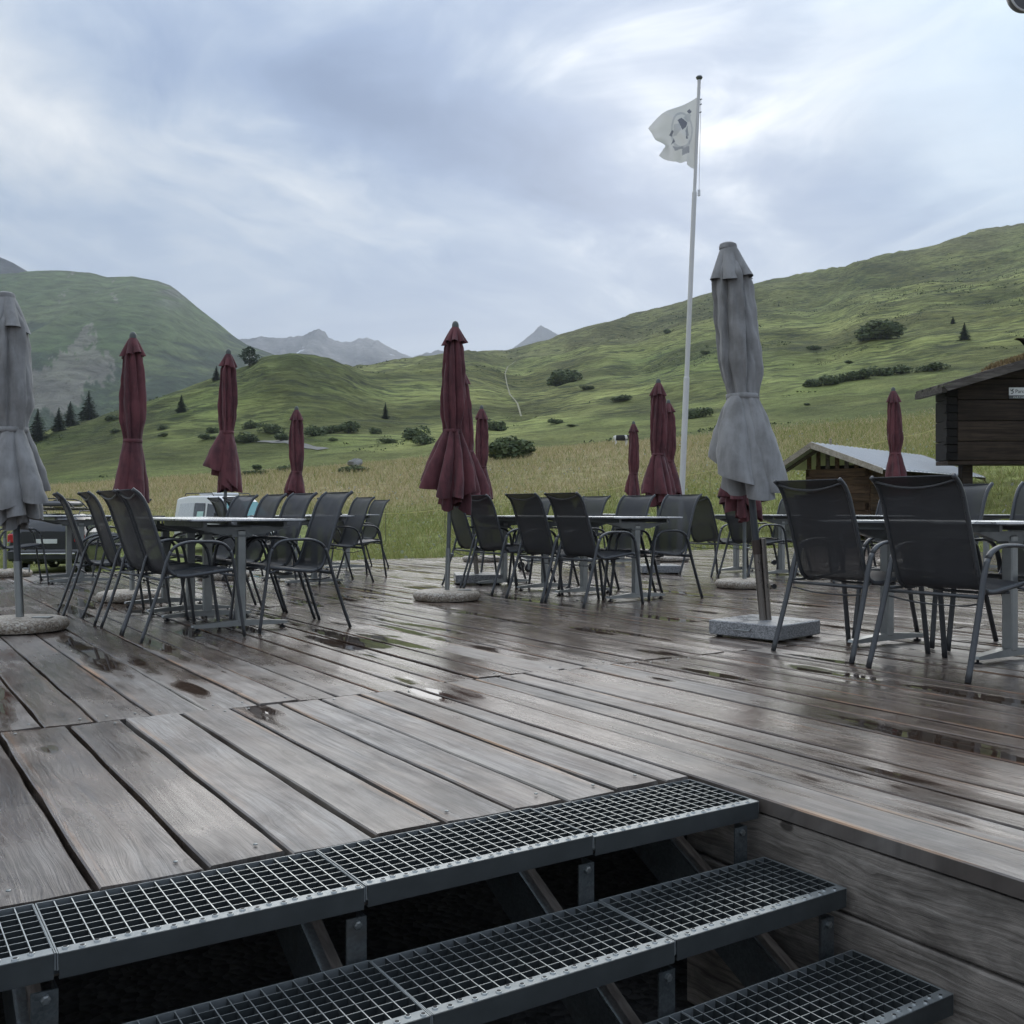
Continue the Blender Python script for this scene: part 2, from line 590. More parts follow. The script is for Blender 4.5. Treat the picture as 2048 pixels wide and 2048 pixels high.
    h = t.math('ADD', t.math('ADD', t.math('MULTIPLY', g1, 0.72), t.math('MULTIPLY', g2, 0.28)), t.math('MULTIPLY', nick, -0.8))
    h = t.math('ADD', h, t.math('MULTIPLY', blot, 0.5))
    bs = t.math('MULTIPLY', t.math('SUBTRACT', 1.0, pud), t.lin(wetm, 0.0, 1.0, 0.62, 0.26))
    t.put(p.inputs['Normal'], t.bump(h, bs, 0.006))


M['deck'] = mat('weathered_deck_wood', deck_wood)


def plain_wood(name, dark, light, sc=(1.5, 22.0, 22.0), rough=0.7, bump=0.4):
    def fn(t, p):
        co = t.new('ShaderNodeTexCoord').outputs['Object']
        rn = t.new('ShaderNodeObjectInfo').outputs['Random']
        x, y, z = t.sep(co)
        v = t.comb(t.math('ADD', t.math('MULTIPLY', x, sc[0]), t.math('MULTIPLY', rn, 40.0)), t.math('MULTIPLY', y, sc[1]), t.math('MULTIPLY', z, sc[2]))
        g = t.noise(v, 1.0, 6.0, 0.62, 0.6)
        b = t.noise(co, 2.2, 4.0)
        c = t.mix(t.ss(g, 0.3, 0.7), dark, light)
        c = t.mix(t.ss(b, 0.45, 0.7, 0.0, 0.45), c, dark)
        c = t.vmath('SCALE', c, scale=t.lin(rn, 0.0, 1.0, 0.75, 1.2))
        t.put(p.inputs['Base Color'], c)
        p.inputs['Roughness'].default_value = rough
        p.inputs['Specular IOR Level'].default_value = 0.2
        t.put(p.inputs['Normal'], t.bump(g, bump, 0.006))
    return mat(name, fn)




def fascia(t, p):
    co = t.new('ShaderNodeTexCoord').outputs['Object']
    x, y, z = t.sep(co)
    wv = t.noise(t.comb(0.0, t.math('MULTIPLY', y, 2.2), t.math('MULTIPLY', z, 7.0)), 1.0, 3.0)
    zz = t.math('ADD', z, t.math('MULTIPLY', t.math('SUBTRACT', wv, 0.5), 0.10))
    g = t.noise(t.comb(0.0, t.math('MULTIPLY', y, 3.0), t.math('MULTIPLY', zz, 85.0)), 1.0, 6.0, 0.65)
    st = t.noise(t.comb(0.0, t.math('MULTIPLY', y, 4.0), t.math('MULTIPLY', z, 9.0)), 1.0, 7.0, 0.68, 0.4)
    c = t.ramp(g, [(0.30, (0.100, 0.086, 0.073)), (0.5, (0.225, 0.198, 0.170)), (0.68, (0.31, 0.28, 0.245))])
    c = t.vmath('SCALE', c, scale=t.ss(st, 0.33, 0.66, 0.55, 1.15))
    vo = t.new('ShaderNodeTexVoronoi', voronoi_dimensions='2D')
    t.put(vo.inputs['Vector'], t.comb(t.math('MULTIPLY', y, 2.6), t.math('MULTIPLY', z, 4.6), 0.0)); vo.inputs['Scale'].default_value = 1.0
    kn = t.math('MULTIPLY', t.ss(vo.outputs['Distance'], 0.075, 0.045), t.math('GREATER_THAN', t.sep(vo.outputs['Color'])[0], 0.35))
    c = t.mix(t.math('MULTIPLY', kn, 0.85), c, (0.030, 0.024, 0.020))
    ck = t.noise(t.comb(0.0, t.math('MULTIPLY', y, 1.4), t.math('MULTIPLY', zz, 46.0)), 1.0, 2.0)
    cr = t.ss(ck, 0.70, 0.735)
    c = t.mix(t.math('MULTIPLY', cr, 0.8), c, (0.020, 0.017, 0.015))
    t.put(p.inputs['Base Color'], c)
    p.inputs['Roughness'].default_value = 0.72
    p.inputs['Specular IOR Level'].default_value = 0.3
    t.put(p.inputs['Normal'], t.bump(t.math('SUBTRACT', t.math('ADD', g, st), cr), 0.6, 0.006))


M['fascia'] = mat('fascia_wood', fascia)
M['stringer'] = plain_wood('stringer_wood', (0.075, 0.062, 0.052), (0.205, 0.175, 0.148), sc=(30.0, 3.0, 14.0))
M['log'] = plain_wood('dark_log', (0.018, 0.012, 0.008), (0.058, 0.040, 0.028), sc=(1.0, 20.0, 20.0))
M['log_end'] = plain_wood('dark_log_end', (0.006, 0.005, 0.0045), (0.016, 0.013, 0.011), sc=(8.0, 8.0, 20.0))
M['roof_wood'] = plain_wood('grey_roof_wood', (0.050, 0.042, 0.036), (0.14, 0.122, 0.108), sc=(1.2, 18.0, 18.0))
M['shed_wood'] = plain_wood('brown_shed_wood', (0.035, 0.021, 0.013), (0.125, 0.076, 0.045), sc=(1.3, 20.0, 16.0))
M['shed_gable'] = plain_wood('dark_gable_wood', (0.035, 0.021, 0.013), (0.125, 0.076, 0.045), sc=(20.0, 1.3, 16.0))
M['pale_wood'] = plain_wood('pale_weathered_wood', (0.22, 0.19, 0.15), (0.42, 0.37, 0.30), sc=(1.5, 20.0, 20.0))


def galv(t, p):
    co = t.new('ShaderNodeTexCoord').outputs['Object']
    vo = t.new('ShaderNodeTexVoronoi')
    t.put(vo.inputs['Vector'], co); vo.inputs['Scale'].default_value = 170.0
    n = t.noise(co, 9.0, 5.0, 0.6)
    k = t.math('ADD', t.math('MULTIPLY', t.sep(vo.outputs['Color'])[0], 0.3), t.math('MULTIPLY', n, 0.7))
    t.put(p.inputs['Base Color'], t.ramp(k, [(0.25, (0.085, 0.096, 0.098)), (0.75, (0.165, 0.180, 0.182))]))
    p.inputs['Metallic'].default_value = 0.75
    t.put(p.inputs['Roughness'], t.lin(n, 0.3, 0.7, 0.34, 0.55))
    dn = t.noise(t.vmath('MULTIPLY', co, (4.0, 9.0, 9.0)), 1.0, 7.0, 0.7)
    dirt = t.ss(dn, 0.50, 0.66, 0.0, 0.75)
    bc = p.inputs['Base Color'].links[0].from_socket
    t.put(p.inputs['Base Color'], t.mix(dirt, bc, (0.055, 0.048, 0.040)))
    t.put(p.inputs['Metallic'], t.lin(dirt, 0.0, 1.0, 0.75, 0.1))


M['galv'] = mat('galvanised_steel', galv)
M['galv_bar'] = simple('lit_worn_zinc', (0.46, 0.485, 0.475), 0.36, 0.75, 0.25, 14.0)  # worn zinc, brightened in colour to look lit from above
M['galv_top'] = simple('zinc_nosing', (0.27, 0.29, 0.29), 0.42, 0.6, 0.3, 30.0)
M['galv_front'] = simple('dark_zinc', (0.060, 0.066, 0.066), 0.5, 0.45, 0.4, 9.0)  # front plates, much darker than the nosing tops
M['galv_dark'] = simple('shaded_zinc', (0.040, 0.046, 0.046), 0.6, 0.3, 0.2, 14.0)  # bar sides painted dark for the shade inside the cells


def table_top(t, p):
    co = t.new('ShaderNodeTexCoord').outputs['Object']
    n = t.noise(co, 5.0, 5.0, 0.6)
    drops = t.ss(t.noise(co, 14.0, 3.0, 0.5), 0.56, 0.60)
    t.put(p.inputs['Base Color'], t.mix(n, (0.50, 0.53, 0.55), (0.62, 0.64, 0.66)))
    t.put(p.inputs['Roughness'], t.lin(drops, 0.0, 1.0, 0.36, 0.12))
    p.inputs['Metallic'].default_value = 0.9


M['table_top'] = mat('wet_table_laminate', table_top)
M['table_edge'] = simple('table_edge', (0.035, 0.037, 0.038), 0.4)
M['alu'] = simple('brushed_aluminium', (0.27, 0.285, 0.28), 0.36, 0.85, 0.15, 12.0)
M['alu_dark'] = simple('dull_aluminium', (0.16, 0.172, 0.172), 0.45, 0.7, 0.15, 12.0)
M['chair_metal'] = simple('anthracite_powder_coat', (0.062, 0.065, 0.068), 0.34, 0.25, 0.12, 20.0)
M['rubber'] = simple('black_rubber', (0.012, 0.012, 0.013), 0.75)


def sling(t, p):
    co = t.new('ShaderNodeTexCoord').outputs['Object']
    x, y, z = t.sep(co)
    wx = t.math('SINE', t.math('MULTIPLY', x, 900.0))
    wz = t.math('SINE', t.math('MULTIPLY', t.math('ADD', z, y), 900.0))
    we = t.math('MULTIPLY', wx, wz)
    n = t.noise(co, 7.0, 5.0, 0.6)
    c = t.mix(n, (0.024, 0.025, 0.027), (0.038, 0.039, 0.042))
    t.put(p.inputs['Base Color'], c)
    t.put(p.inputs['Roughness'], t.lin(n, 0.3, 0.7, 0.46, 0.62))
    t.put(p.inputs['Normal'], t.bump(t.math('ADD', t.math('MULTIPLY', we, 0.3), t.math('MULTIPLY', n, 3.0)), 0.25, 0.002))
    tr = t.new('ShaderNodeBsdfTransparent')
    mx = t.new('ShaderNodeMixShader')
    mx.inputs[0].default_value = 0.07
    t.l.new(p.outputs[0], mx.inputs[1]); t.l.new(tr.outputs[0], mx.inputs[2])
    t.l.new(mx.outputs[0], t.n['Material Output'].inputs['Surface'])


M['sling'] = mat('charcoal_sling_mesh', sling)


def cloth(name, a, b, rough=0.85):
    def fn(t, p):
        co = t.new('ShaderNodeTexCoord').outputs['Object']
        rn = t.new('ShaderNodeObjectInfo').outputs['Random']
        x, y, z = t.sep(co)
        n = t.noise(co, 5.0, 6.0, 0.62)
        st = t.noise(t.comb(t.math('MULTIPLY', x, 14.0), t.math('MULTIPLY', y, 14.0), t.math('ADD', t.math('MULTIPLY', z, 1.6), t.math('MULTIPLY', rn, 9.0))), 1.0, 4.0, 0.6)
        k = t.math('ADD', t.math('MULTIPLY', n, 0.5), t.math('MULTIPLY', st, 0.5))
        c = t.mix(t.ss(k, 0.38, 0.60), a, b)
        t.put(p.inputs['Base Color'], c)
        p.inputs['Roughness'].default_value = rough
        p.inputs['Sheen Weight'].default_value = 0.12
        wv = t.noise(co, 260.0, 2.0)
        t.put(p.inputs['Normal'], t.bump(t.math('ADD', t.math('MULTIPLY', wv, 0.12), t.math('MULTIPLY', n, 1.0)), 0.35, 0.012))
    return mat(name, fn)


M['maroon'] = cloth('maroon_canvas', (0.064, 0.017, 0.020), (0.135, 0.038, 0.042))
M['greycloth'] = cloth('grey_canvas', (0.185, 0.180, 0.170), (0.285, 0.280, 0.270))
M['finial'] = simple('grey_green_plastic', (0.075, 0.085, 0.075), 0.5)
M['dark_pole'] = simple('dark_grey_pole', (0.060, 0.066, 0.072), 0.38, 0.3)
M['bronze'] = simple('brushed_steel_pole', (0.22, 0.20, 0.18), 0.32, 0.9, 0.15, 10.0)


def pebble(t, p):
    co = t.new('ShaderNodeTexCoord').outputs['Object']
    vo = t.new('ShaderNodeTexVoronoi'); t.put(vo.inputs['Vector'], co); vo.inputs['Scale'].default_value = 95.0
    k = t.sep(vo.outputs['Color'])[0]
    n = t.noise(co, 6.0, 4.0)
    c = t.ramp(k, [(0.0, (0.13, 0.10, 0.075)), (0.35, (0.30, 0.245, 0.185)), (0.7, (0.44, 0.385, 0.31)), (1.0, (0.56, 0.52, 0.45))])
    c = t.mix(t.ss(n, 0.4, 0.65, 0.0, 0.35), c, (0.16, 0.12, 0.08))
    t.put(p.inputs['Base Color'], c)
    p.inputs['Roughness'].default_value = 0.55
    t.put(p.inputs['Normal'], t.bump(vo.outputs['Distance'], 0.5, -0.006))


M['pebble'] = mat('washed_concrete', pebble)


def granite(t, p):
    co = t.new('ShaderNodeTexCoord').outputs['Object']
    vo = t.new('ShaderNodeTexVoronoi'); t.put(vo.inputs['Vector'], co); vo.inputs['Scale'].default_value = 170.0
    n = t.noise(co, 90.0, 3.0)
    k = t.math('ADD', t.math('MULTIPLY', t.sep(vo.outputs['Color'])[0], 0.5), t.math('MULTIPLY', n, 0.5))
    t.put(p.inputs['Base Color'], t.ramp(k, [(0.2, (0.10, 0.105, 0.11)), (0.5, (0.235, 0.24, 0.245)), (0.8, (0.40, 0.40, 0.40))]))
    t.put(p.inputs['Roughness'], t.lin(t.noise(co, 6.0, 4.0), 0.35, 0.65, 0.18, 0.45))


M['granite'] = mat('grey_granite', granite)
M['white_paint'] = simple('white_paint', (0.70, 0.70, 0.69), 0.35, 0.0, 0.05)
M['pole_white'] = simple('flagpole_white', (0.62, 0.61, 0.58), 0.35, 0.0, 0.08, 3.0)
M['black_plastic'] = simple('black_plastic', (0.018, 0.019, 0.021), 0.45)
M['car_black'] = simple('black_car_paint', (0.020, 0.022, 0.026), 0.18, 0.0, 0.1, 2.0)
M['glass'] = simple('dark_glass', (0.035, 0.045, 0.055), 0.06, 0.0, 0.1, 2.0)
M['glass_green'] = simple('greenish_windscreen', (0.10, 0.27, 0.27), 0.05, 0.0, 0.15, 2.0)
M['chrome'] = simple('chrome', (0.72, 0.73, 0.75), 0.12, 1.0)
M['red_lens'] = simple('red_lamp_lens', (0.42, 0.015, 0.018), 0.15)
M['plate'] = simple('number_plate_white', (0.62, 0.62, 0.60), 0.4)
M['ink'] = simple('black_ink', (0.015, 0.015, 0.015), 0.6)
M['white_ink'] = simple('white_ink', (0.72, 0.72, 0.72), 0.6)
M['rope'] = simple('yellow_fence_tape', (0.52, 0.47, 0.18), 0.7)
M['stone'] = simple('lichen_rock', (0.25, 0.245, 0.225), 0.85, 0.0, 0.4, 3.0, 0.6, 8.0, 0.05)
M['lamp_grey'] = simple('dark_grey_lamp', (0.10, 0.10, 0.105), 0.4)
M['metal_roof'] = simple('pale_metal_roofing', (0.56, 0.58, 0.60), 0.38, 0.4, 0.10, 2.0)
M['path'] = simple('pale_gravel_path', (0.24, 0.23, 0.14), 0.9, 0.0, 0.2, 2.0)
M['road'] = simple('grey_track', (0.17, 0.165, 0.145), 0.9, 0.0, 0.15, 1.0)
M['bark'] = simple('dark_bark', (0.045, 0.035, 0.027), 0.9)


def gravel(t, p):
    co = t.new('ShaderNodeTexCoord').outputs['Object']
    vo = t.new('ShaderNodeTexVoronoi'); t.put(vo.inputs['Vector'], co); vo.inputs['Scale'].default_value = 28.0
    k = t.sep(vo.outputs['Color'])[0]
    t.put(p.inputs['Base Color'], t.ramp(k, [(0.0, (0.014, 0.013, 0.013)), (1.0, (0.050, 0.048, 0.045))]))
    p.inputs['Roughness'].default_value = 0.8
    t.put(p.inputs['Normal'], t.bump(vo.outputs['Distance'], 0.7, -0.02))


M['gravel'] = mat('dark_gravel', gravel)


def meadow(t, p):
    colr = t.attr('Col')['Color']
    pos = t.new('ShaderNodeNewGeometry').outputs['Position']
    yy = t.sep(pos)[1]
    far = t.ss(yy, 60.0, 260.0)
    n1 = t.noise(pos, 1.6, 6.0, 0.65)
    sq = t.vmath('MULTIPLY', pos, (0.16, 0.30, 0.9))
    n2 = t.noise(sq, 1.0, 6.0, 0.66, 0.5)
    n3 = t.noise(t.vmath('MULTIPLY', pos, (0.045, 0.10, 0.22)), 1.0, 5.0, 0.62, 0.6)
    k = t.math('ADD', t.math('MULTIPLY', n1, t.math('SUBTRACT', 1.0, far)), t.math('MULTIPLY', n2, far))
    sh = t.lin(k, 0.30, 0.70, 0.38, 1.55)  # lit tussocks and their shadows painted in as colour contrast
    c = t.vmath('SCALE', colr, scale=sh)
    # dwarf shrubs and heather, plus painted tussock shadow, in the hollows of the slopes
    shr = t.math('MULTIPLY', t.ss(n3, 0.47, 0.60), t.math('MULTIPLY', far, t.ss(n2, 0.62, 0.42)))
    c = t.mix(t.math('MULTIPLY', shr, 0.75), c, (0.036, 0.048, 0.026))
    # bleached tufts
    tu = t.math('MULTIPLY', t.ss(n2, 0.60, 0.72), t.math('MULTIPLY', far, 0.5))
    c = t.mix(tu, c, (0.235, 0.225, 0.105))
    t.put(p.inputs['Base Color'], c)
    p.inputs['Roughness'].default_value = 0.95
    p.inputs['Specular IOR Level'].default_value = 0.1
    bd = t.lin(far, 0.0, 1.0, 0.12, 4.0)
    t.put(p.inputs['Normal'], t.bump(k, 0.75, bd))


M['meadow'] = mat('alpine_meadow', meadow)


def slope(t, p):
    colr = t.attr('Col')['Color']
    pos = t.new('ShaderNodeNewGeometry').outputs['Position']
    n = t.noise(t.vmath('MULTIPLY', pos, (0.03, 0.03, 0.06)), 1.0, 8.0, 0.65, 0.4)
    t.put(p.inputs['Base Color'], t.vmath('SCALE', colr, scale=t.lin(n, 0.3, 0.7, 0.45, 1.6)))
    p.inputs['Roughness'].default_value = 0.95
    p.inputs['Specular IOR Level'].default_value = 0.05
    t.put(p.inputs['Normal'], t.bump(n, 0.9, 30.0))


M['slope'] = mat('mountain_slope', slope)


def vcol(name, rough=0.8, trans=0.0):
    def fn(t, p):
        c = t.attr('Col')['Color']
        t.put(p.inputs['Base Color'], c)
        p.inputs['Roughness'].default_value = rough
        p.inputs['Specular IOR Level'].default_value = 0.2
        if trans:
            tl = t.new('ShaderNodeBsdfTranslucent')
            t.put(tl.inputs['Color'], c)
            mx = t.new('ShaderNodeMixShader'); mx.inputs[0].default_value = trans
            t.l.new(p.outputs[0], mx.inputs[1]); t.l.new(tl.outputs[0], mx.inputs[2])
            t.l.new(mx.outputs[0], t.n['Material Output'].inputs['Surface'])
    return mat(name, fn)


M['grass'] = vcol('grass_blades', 0.7, 0.35)
M['leaf'] = vcol('leaves', 0.7, 0.2)
M['flag'] = vcol('flag_cloth', 0.8, 0.45)

# ------------------------------------------------------------------ terrain
UK = [-2600, -100, 0, 200, 400, 600, 800, 1000, 1200, 1400, 1600, 1800, 2048, 2400, 4600]
KN = [
    (12.0, 'z', [-.72] * 13 + [-.5, -.5]),
    (21.0, 'z', [-.78, -.78, -.78, -.78, -.76, -.62, -.55, -.5, -.45, -.42, -.40, -.30, .15, .5, .8]),
    (33.0, 'v', [1116, 1116, 1116, 1116, 1112, 1086, 1068, 1054, 1036, 1012, 985, 952, 905, 850, 700]),
    (50.0, 'v', [1040, 1030, 1026, 1024, 1020, 1010, 1002, 990, 975, 950, 925, 897, 862, 810, 640]),
    (80.0, 'v', [1010, 985, 984, 972, 958, 945, 928, 913, 896, 884, 868, 850, 820, 770, 600]),
    (100.0, 'v', [1005, 984, 983, 970, 956, 943, 925, 909, 891, 875, 856, 838, 805, 755, 590]),
    (135.0, 'v', [1000, 978, 974, 958, 944, 932, 918, 903, 886, 862, 842, 820, 785, 735, 570]),
    (200.0, 'v', [980, 940, 928, 893, 868, 856, 855, 843, 824, 795, 768, 742, 700, 650, 500]),
]
UK2 = [-2600, -700, 0, 61, 106, 199, 289, 371, 437, 500, 527, 585, 625, 665, 718, 771, 850, 933, 1017, 1100, 1200, 1400, 1600, 1800, 2048, 2400, 4600]
KN2 = [
    (300.0, [985, 960, 895, 874, 857, 832, 805, 776, 751, 729, 713, 706, 710, 718, 733, 742, 750, 757, 760, 756, 742, 702, 668, 634, 588, 530, 330]),
    (420.0, [1000, 990, 960, 945, 935, 910, 890, 868, 850, 832, 822, 800, 782, 760, 735, 728, 722, 720, 722, 712, 694, 655, 616, 580, 528, 470, 260]),
    (620.0, [1000, 990, 975, 965, 960, 945, 935, 925, 915, 900, 890, 865, 835, 790, 737, 722, 711, 701, 700, 690, 668, 626, 587, 552, 496, 430, 200]),
]
UK3 = [-2600, -700, 0, 585, 718, 850, 933, 1017, 1028, 1166, 1272, 1367, 1410, 1460, 1569, 1640, 1696, 1738, 1800, 1866, 1961, 2048, 2400, 4600]
KN3 = [
    (880.0, [1010, 1005, 1000, 960, 850, 770, 735, 705, 699, 655, 627, 602, 586, 578, 553, 541, 530, 514, 503, 491, 458, 447, 380, 120]),
    (1150.0, [1015, 1012, 1010, 1000, 940, 880, 850, 830, 825, 775, 745, 720, 705, 697, 670, 658, 648, 630, 620, 605, 570, 560, 480, 200]),
]
ucols = np.concatenate([np.arange(-2600, -120, 62), np.arange(-120, 2180, 7.0), np.arange(2180, 4600, 62)])
yrows = np.exp(np.linspace(math.log(12.0), math.log(1150.0), 330))


def knot_rows():
    ys, zs = [], []
    for Y, k, vals in KN:
        a = np.interp(ucols, UK, vals)
        zs.append(a if k == 'z' else EH + (HV - a) / F * Y); ys.append(Y)
    for Y, vals in KN2:
        zs.append(EH + (HV - np.interp(ucols, UK2, vals)) / F * Y); ys.append(Y)
    for Y, vals in KN3:
        zs.append(EH + (HV - np.interp(ucols, UK3, vals)) / F * Y); ys.append(Y)
    return np.array(ys), np.array(zs)


ky, kz = knot_rows()
lk, lr = np.log(ky), np.log(yrows)
# monotone cubic through the knots, one column at a time (vectorised)
h = np.diff(lk)[:, None]
dl = np.diff(kz, axis=0) / h
mm = np.zeros_like(kz)
mm[1:-1] = np.where(dl[:-1] * dl[1:] > 0, 2 * dl[:-1] * dl[1:] / (dl[:-1] + dl[1:] + 1e-12), 0)
mm[0], mm[-1] = dl[0], dl[-1]
idx = np.clip(np.searchsorted(lk, lr, side='right') - 1, 0, len(lk) - 2)
tt_ = ((lr - lk[idx]) / (lk[idx + 1] - lk[idx]))[:, None]
hh = (lk[idx + 1] - lk[idx])[:, None]
TZ = ((2 * tt_**3 - 3 * tt_**2 + 1) * kz[idx] + (tt_**3 - 2 * tt_**2 + tt_) * hh * mm[idx]
      + (-2 * tt_**3 + 3 * tt_**2) * kz[idx + 1] + (tt_**3 - tt_**2) * hh * mm[idx + 1])
ker = np.array([1, 4, 7, 4, 1.0]); ker /= ker.sum()
pad = np.pad(TZ, ((0, 0), (2, 2)), mode='edge')
TZ = sum(ker[i] * pad[:, i:i + TZ.shape[1]] for i in range(5))
TX = (ucols[None, :] - CX) / F * yrows[:, None]
TY = np.repeat(yrows[:, None], len(ucols), axis=1)
TZ = TZ + 0.05 * fbm(TX / 2.5, TY / 2.5, 3, 5) * sst(TY, 20, 40)
TZ += 0.75 * fbm(TX / 9, TY / 12, 4, 11, 0.6) * sst(TY, 85, 150)
TZ += 2.6 * fbm(TX / 34, TY / 48, 4, 23) * sst(TY, 130, 230)
TZ += 5.0 * fbm(TX / 80, TY / 130, 4, 31) * sst(TY, 330, 650)

# gullies and folds of the big slope, running down towards the meadow
fold = 1 - 2 * np.abs(fbm(TX / 70 + 0.25 * fbm(TX / 40, TY / 40, 2, 5), TY / 210, 4, 301, 0.55))
TZ += (fold - 0.4) * 5.0 * sst(TY, 260, 520)
fold2 = 1 - 2 * np.abs(fbm(TX / 26, TY / 40, 3, 307, 0.5))
TZ += (fold2 - 0.4) * 0.9 * sst(TY, 140, 240)
# keep the skyline where the ridges stand
sky_t = np.min(np.stack([np.interp(ucols, UK2, k[1]) for k in KN2] + [np.interp(ucols, UK3, KN3[0][1])]), axis=0)
vproj = HV - F * (TZ - EH) / TY
dlt = sky_t - np.min(np.where(TY > 230, vproj, 1e9), axis=0)
kk = np.hanning(15); kk /= kk.sum()
dlt = np.convolve(np.pad(dlt, 7, mode='edge'), kk, 'valid')
TZ -= dlt[None, :] / F * TY * sst(TY, 170, 300)


def ground_z(X, Y):
    u = CX + F * X / Y
    i = np.clip(np.interp(u, ucols, np.arange(len(ucols))), 0, len(ucols) - 1.001)
    j = np.clip((np.log(Y) - lr[0]) / (lr[-1] - lr[0]) * (len(lr) - 1), 0, len(lr) - 1.001)
    i0, j0 = np.floor(i).astype(int), np.floor(j).astype(int)
    fi, fj = i - i0, j - j0
    return (TZ[j0, i0] * (1 - fi) + TZ[j0, i0 + 1] * fi) * (1 - fj) + (TZ[j0 + 1, i0] * (1 - fi) + TZ[j0 + 1, i0 + 1] * fi) * fj


def on_ground(u, v, lo=20.0, hi=1100.0):
    """the point of the terrain seen at (u, v), walking out from the camera"""
    Ys = np.exp(np.linspace(math.log(lo), math.log(hi), 900))
    zr = EH + (HV - v) / F * Ys
    zg = ground_z((u - CX) / F * Ys, Ys)
    k = np.argmax(zg >= zr) if np.any(zg >= zr) else len(Ys) - 1
    Y = float(Ys[k])
    return Vector(((u - CX) / F * Y, Y, float(zg[k])))


def lerp3(a, b, f):
    return np.asarray(a)[None, None, :] * (1 - f[..., None]) + np.asarray(b)[None, None, :] * f[..., None]


green_a, green_b = (0.088, 0.116, 0.034), (0.205, 0.212, 0.072)
n_big = fbm(TX / 60, TY / 90, 4, 41) * 0.5 + 0.5
n_med = fbm(TX / 9, TY / 12, 4, 43) * 0.5 + 0.5
TC = lerp3(green_a, green_b, np.clip(n_big * 1.2 - 0.1 + (n_med - 0.5) * 0.6, 0, 1))
TC *= (1 + 0.35 * (1 - sst(TY, 35, 60)))[..., None]
patch = 0.58 + 0.86 * sst(fbm(TX / 24, TY / 34, 5, 401, 0.62), -0.34, 0.36)
patch2 = 0.74 + 0.52 * sst(fbm(TX / 85, TY / 150, 4, 409, 0.55), -0.3, 0.3)
TC *= (1 + (patch * patch2 - 1) * sst(TY, 110, 190))[..., None]
# ripe dry grass on the crest of the near meadow
TU = CX + F * TX / TY
band = sst(TY, 36, 56) * (1 - sst(TY, 92, 125))
dry = 0.78 * band * np.clip(0.10 + 1.25 * (fbm(TX / 14, TY / 9, 4, 51) * 0.5 + 0.5), 0, 1) * (1 - 0.55 * sst(TU, 1250, 1600))
TC = TC * (1 - dry[..., None]) + np.asarray((0.40, 0.32, 0.175))[None, None, :] * dry[..., None]
# the high right slope is more yellow and faded
olive = sst(TY, 320, 700) * np.clip(0.45 + fbm(TX / 120, TY / 160, 3, 61) * 0.8, 0, 1)
TC = TC * (1 - 0.65 * olive[..., None]) + np.asarray((0.215, 0.205, 0.098))[None, None, :] * 0.65 * olive[..., None]
nr, nc = TZ.shape
V = np.stack([TX, TY, TZ], -1).reshape(-1, 3)
jj, ii = np.meshgrid(np.arange(nr - 1), np.arange(nc - 1), indexing='ij')
k0 = (jj * nc + ii).ravel()
Q = np.stack([k0, k0 + 1, k0 + nc + 1, k0 + nc], 1)
me = mesh_np('meadow_ground', V, Q, M['meadow'])
add_attr(me, 'Col', np.concatenate([TC.reshape(-1, 3), np.ones((len(V), 1))], 1), 'FLOAT_COLOR')
tag(link('meadow_ground', me), 'rolling green alpine meadow with a band of ripe dry grass', kind='structure')

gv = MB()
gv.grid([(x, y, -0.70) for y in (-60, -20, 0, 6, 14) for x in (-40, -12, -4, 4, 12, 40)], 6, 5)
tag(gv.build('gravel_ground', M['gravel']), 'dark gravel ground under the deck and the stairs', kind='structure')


def ridge_sheet(name, us, vs, Y0, depth_front, depth_back, base_v, seed, rough, colfn, step=4.0, rows=90, rname=None, jag=0.8):
    """a mountain built as a real slope: foot at Y0-depth_front, crest at Y0, falling away behind"""
    uu = np.arange(us[0], us[-1] + step, step)
    crest = np.interp(uu, us, vs) - jag * fbm(uu / 16.0, uu * 0 + seed, 4, seed, 0.6)
    q = np.linspace(0, 1, rows)
    X = np.zeros((rows, len(uu))); Yg = np.zeros_like(X); Z = np.zeros_like(X)
    kb = int(rows * 0.8)
    for j in range(rows):
        if j <= kb:
            f = j / kb
            Y = Y0 - depth_front * (1 - f)
            prof = f ** 0.9
        else:
            f2 = (j - kb) / (rows - 1 - kb)
            Y = Y0 + depth_back * f2
            prof = 1 - 0.5 * f2
        zc_ = EH + (HV - crest) / F * Y0
        zb = EH + (HV - base_v) / F * (Y0 - depth_front)
        Z[j] = zb + (zc_ - zb) * prof
        Yg[j] = Y
        X[j] = (uu - CX) / F * Y
    n = fbm(X / (rough * 9), Yg / (rough * 9) + Z / (rough * 12), 5, seed, 0.55)
    rid = 1 - np.abs(fbm(X / (rough * 7) + 5, Z / (rough * 20), 5, seed + 3, 0.6)) * 2
    ff = np.minimum(np.arange(rows) / kb, 1.0)[:, None]
    amp = rough * (0.2 + 0.8 * np.sin(np.pi * np.clip(ff, 0, 1)))
    Yg2 = Yg - amp * rid * 1.6
    X2 = (uu[None, :] - CX) / F * Yg + amp * 0.3 * n
    Z2 = Z + amp * 0.35 * n
    C = colfn(X2, Yg2, Z2, np.repeat(uu[None, :], rows, 0), HV - F * (Z2 - EH) / Yg2, n, rid)
    V = np.stack([X2, Yg2, Z2], -1).reshape(-1, 3)
    nc = len(uu)
    jj, ii = np.meshgrid(np.arange(rows - 1), np.arange(nc - 1), indexing='ij')
    k0 = (jj * nc + ii).ravel()
    me = mesh_np(name, V, np.stack([k0, k0 + 1, k0 + nc + 1, k0 + nc], 1), M['slope'])
    add_attr(me, 'Col', np.concatenate([C.reshape(-1, 3), np.ones((len(V), 1))], 1), 'FLOAT_COLOR')
    return tag(link(name, me), rname, kind='structure')


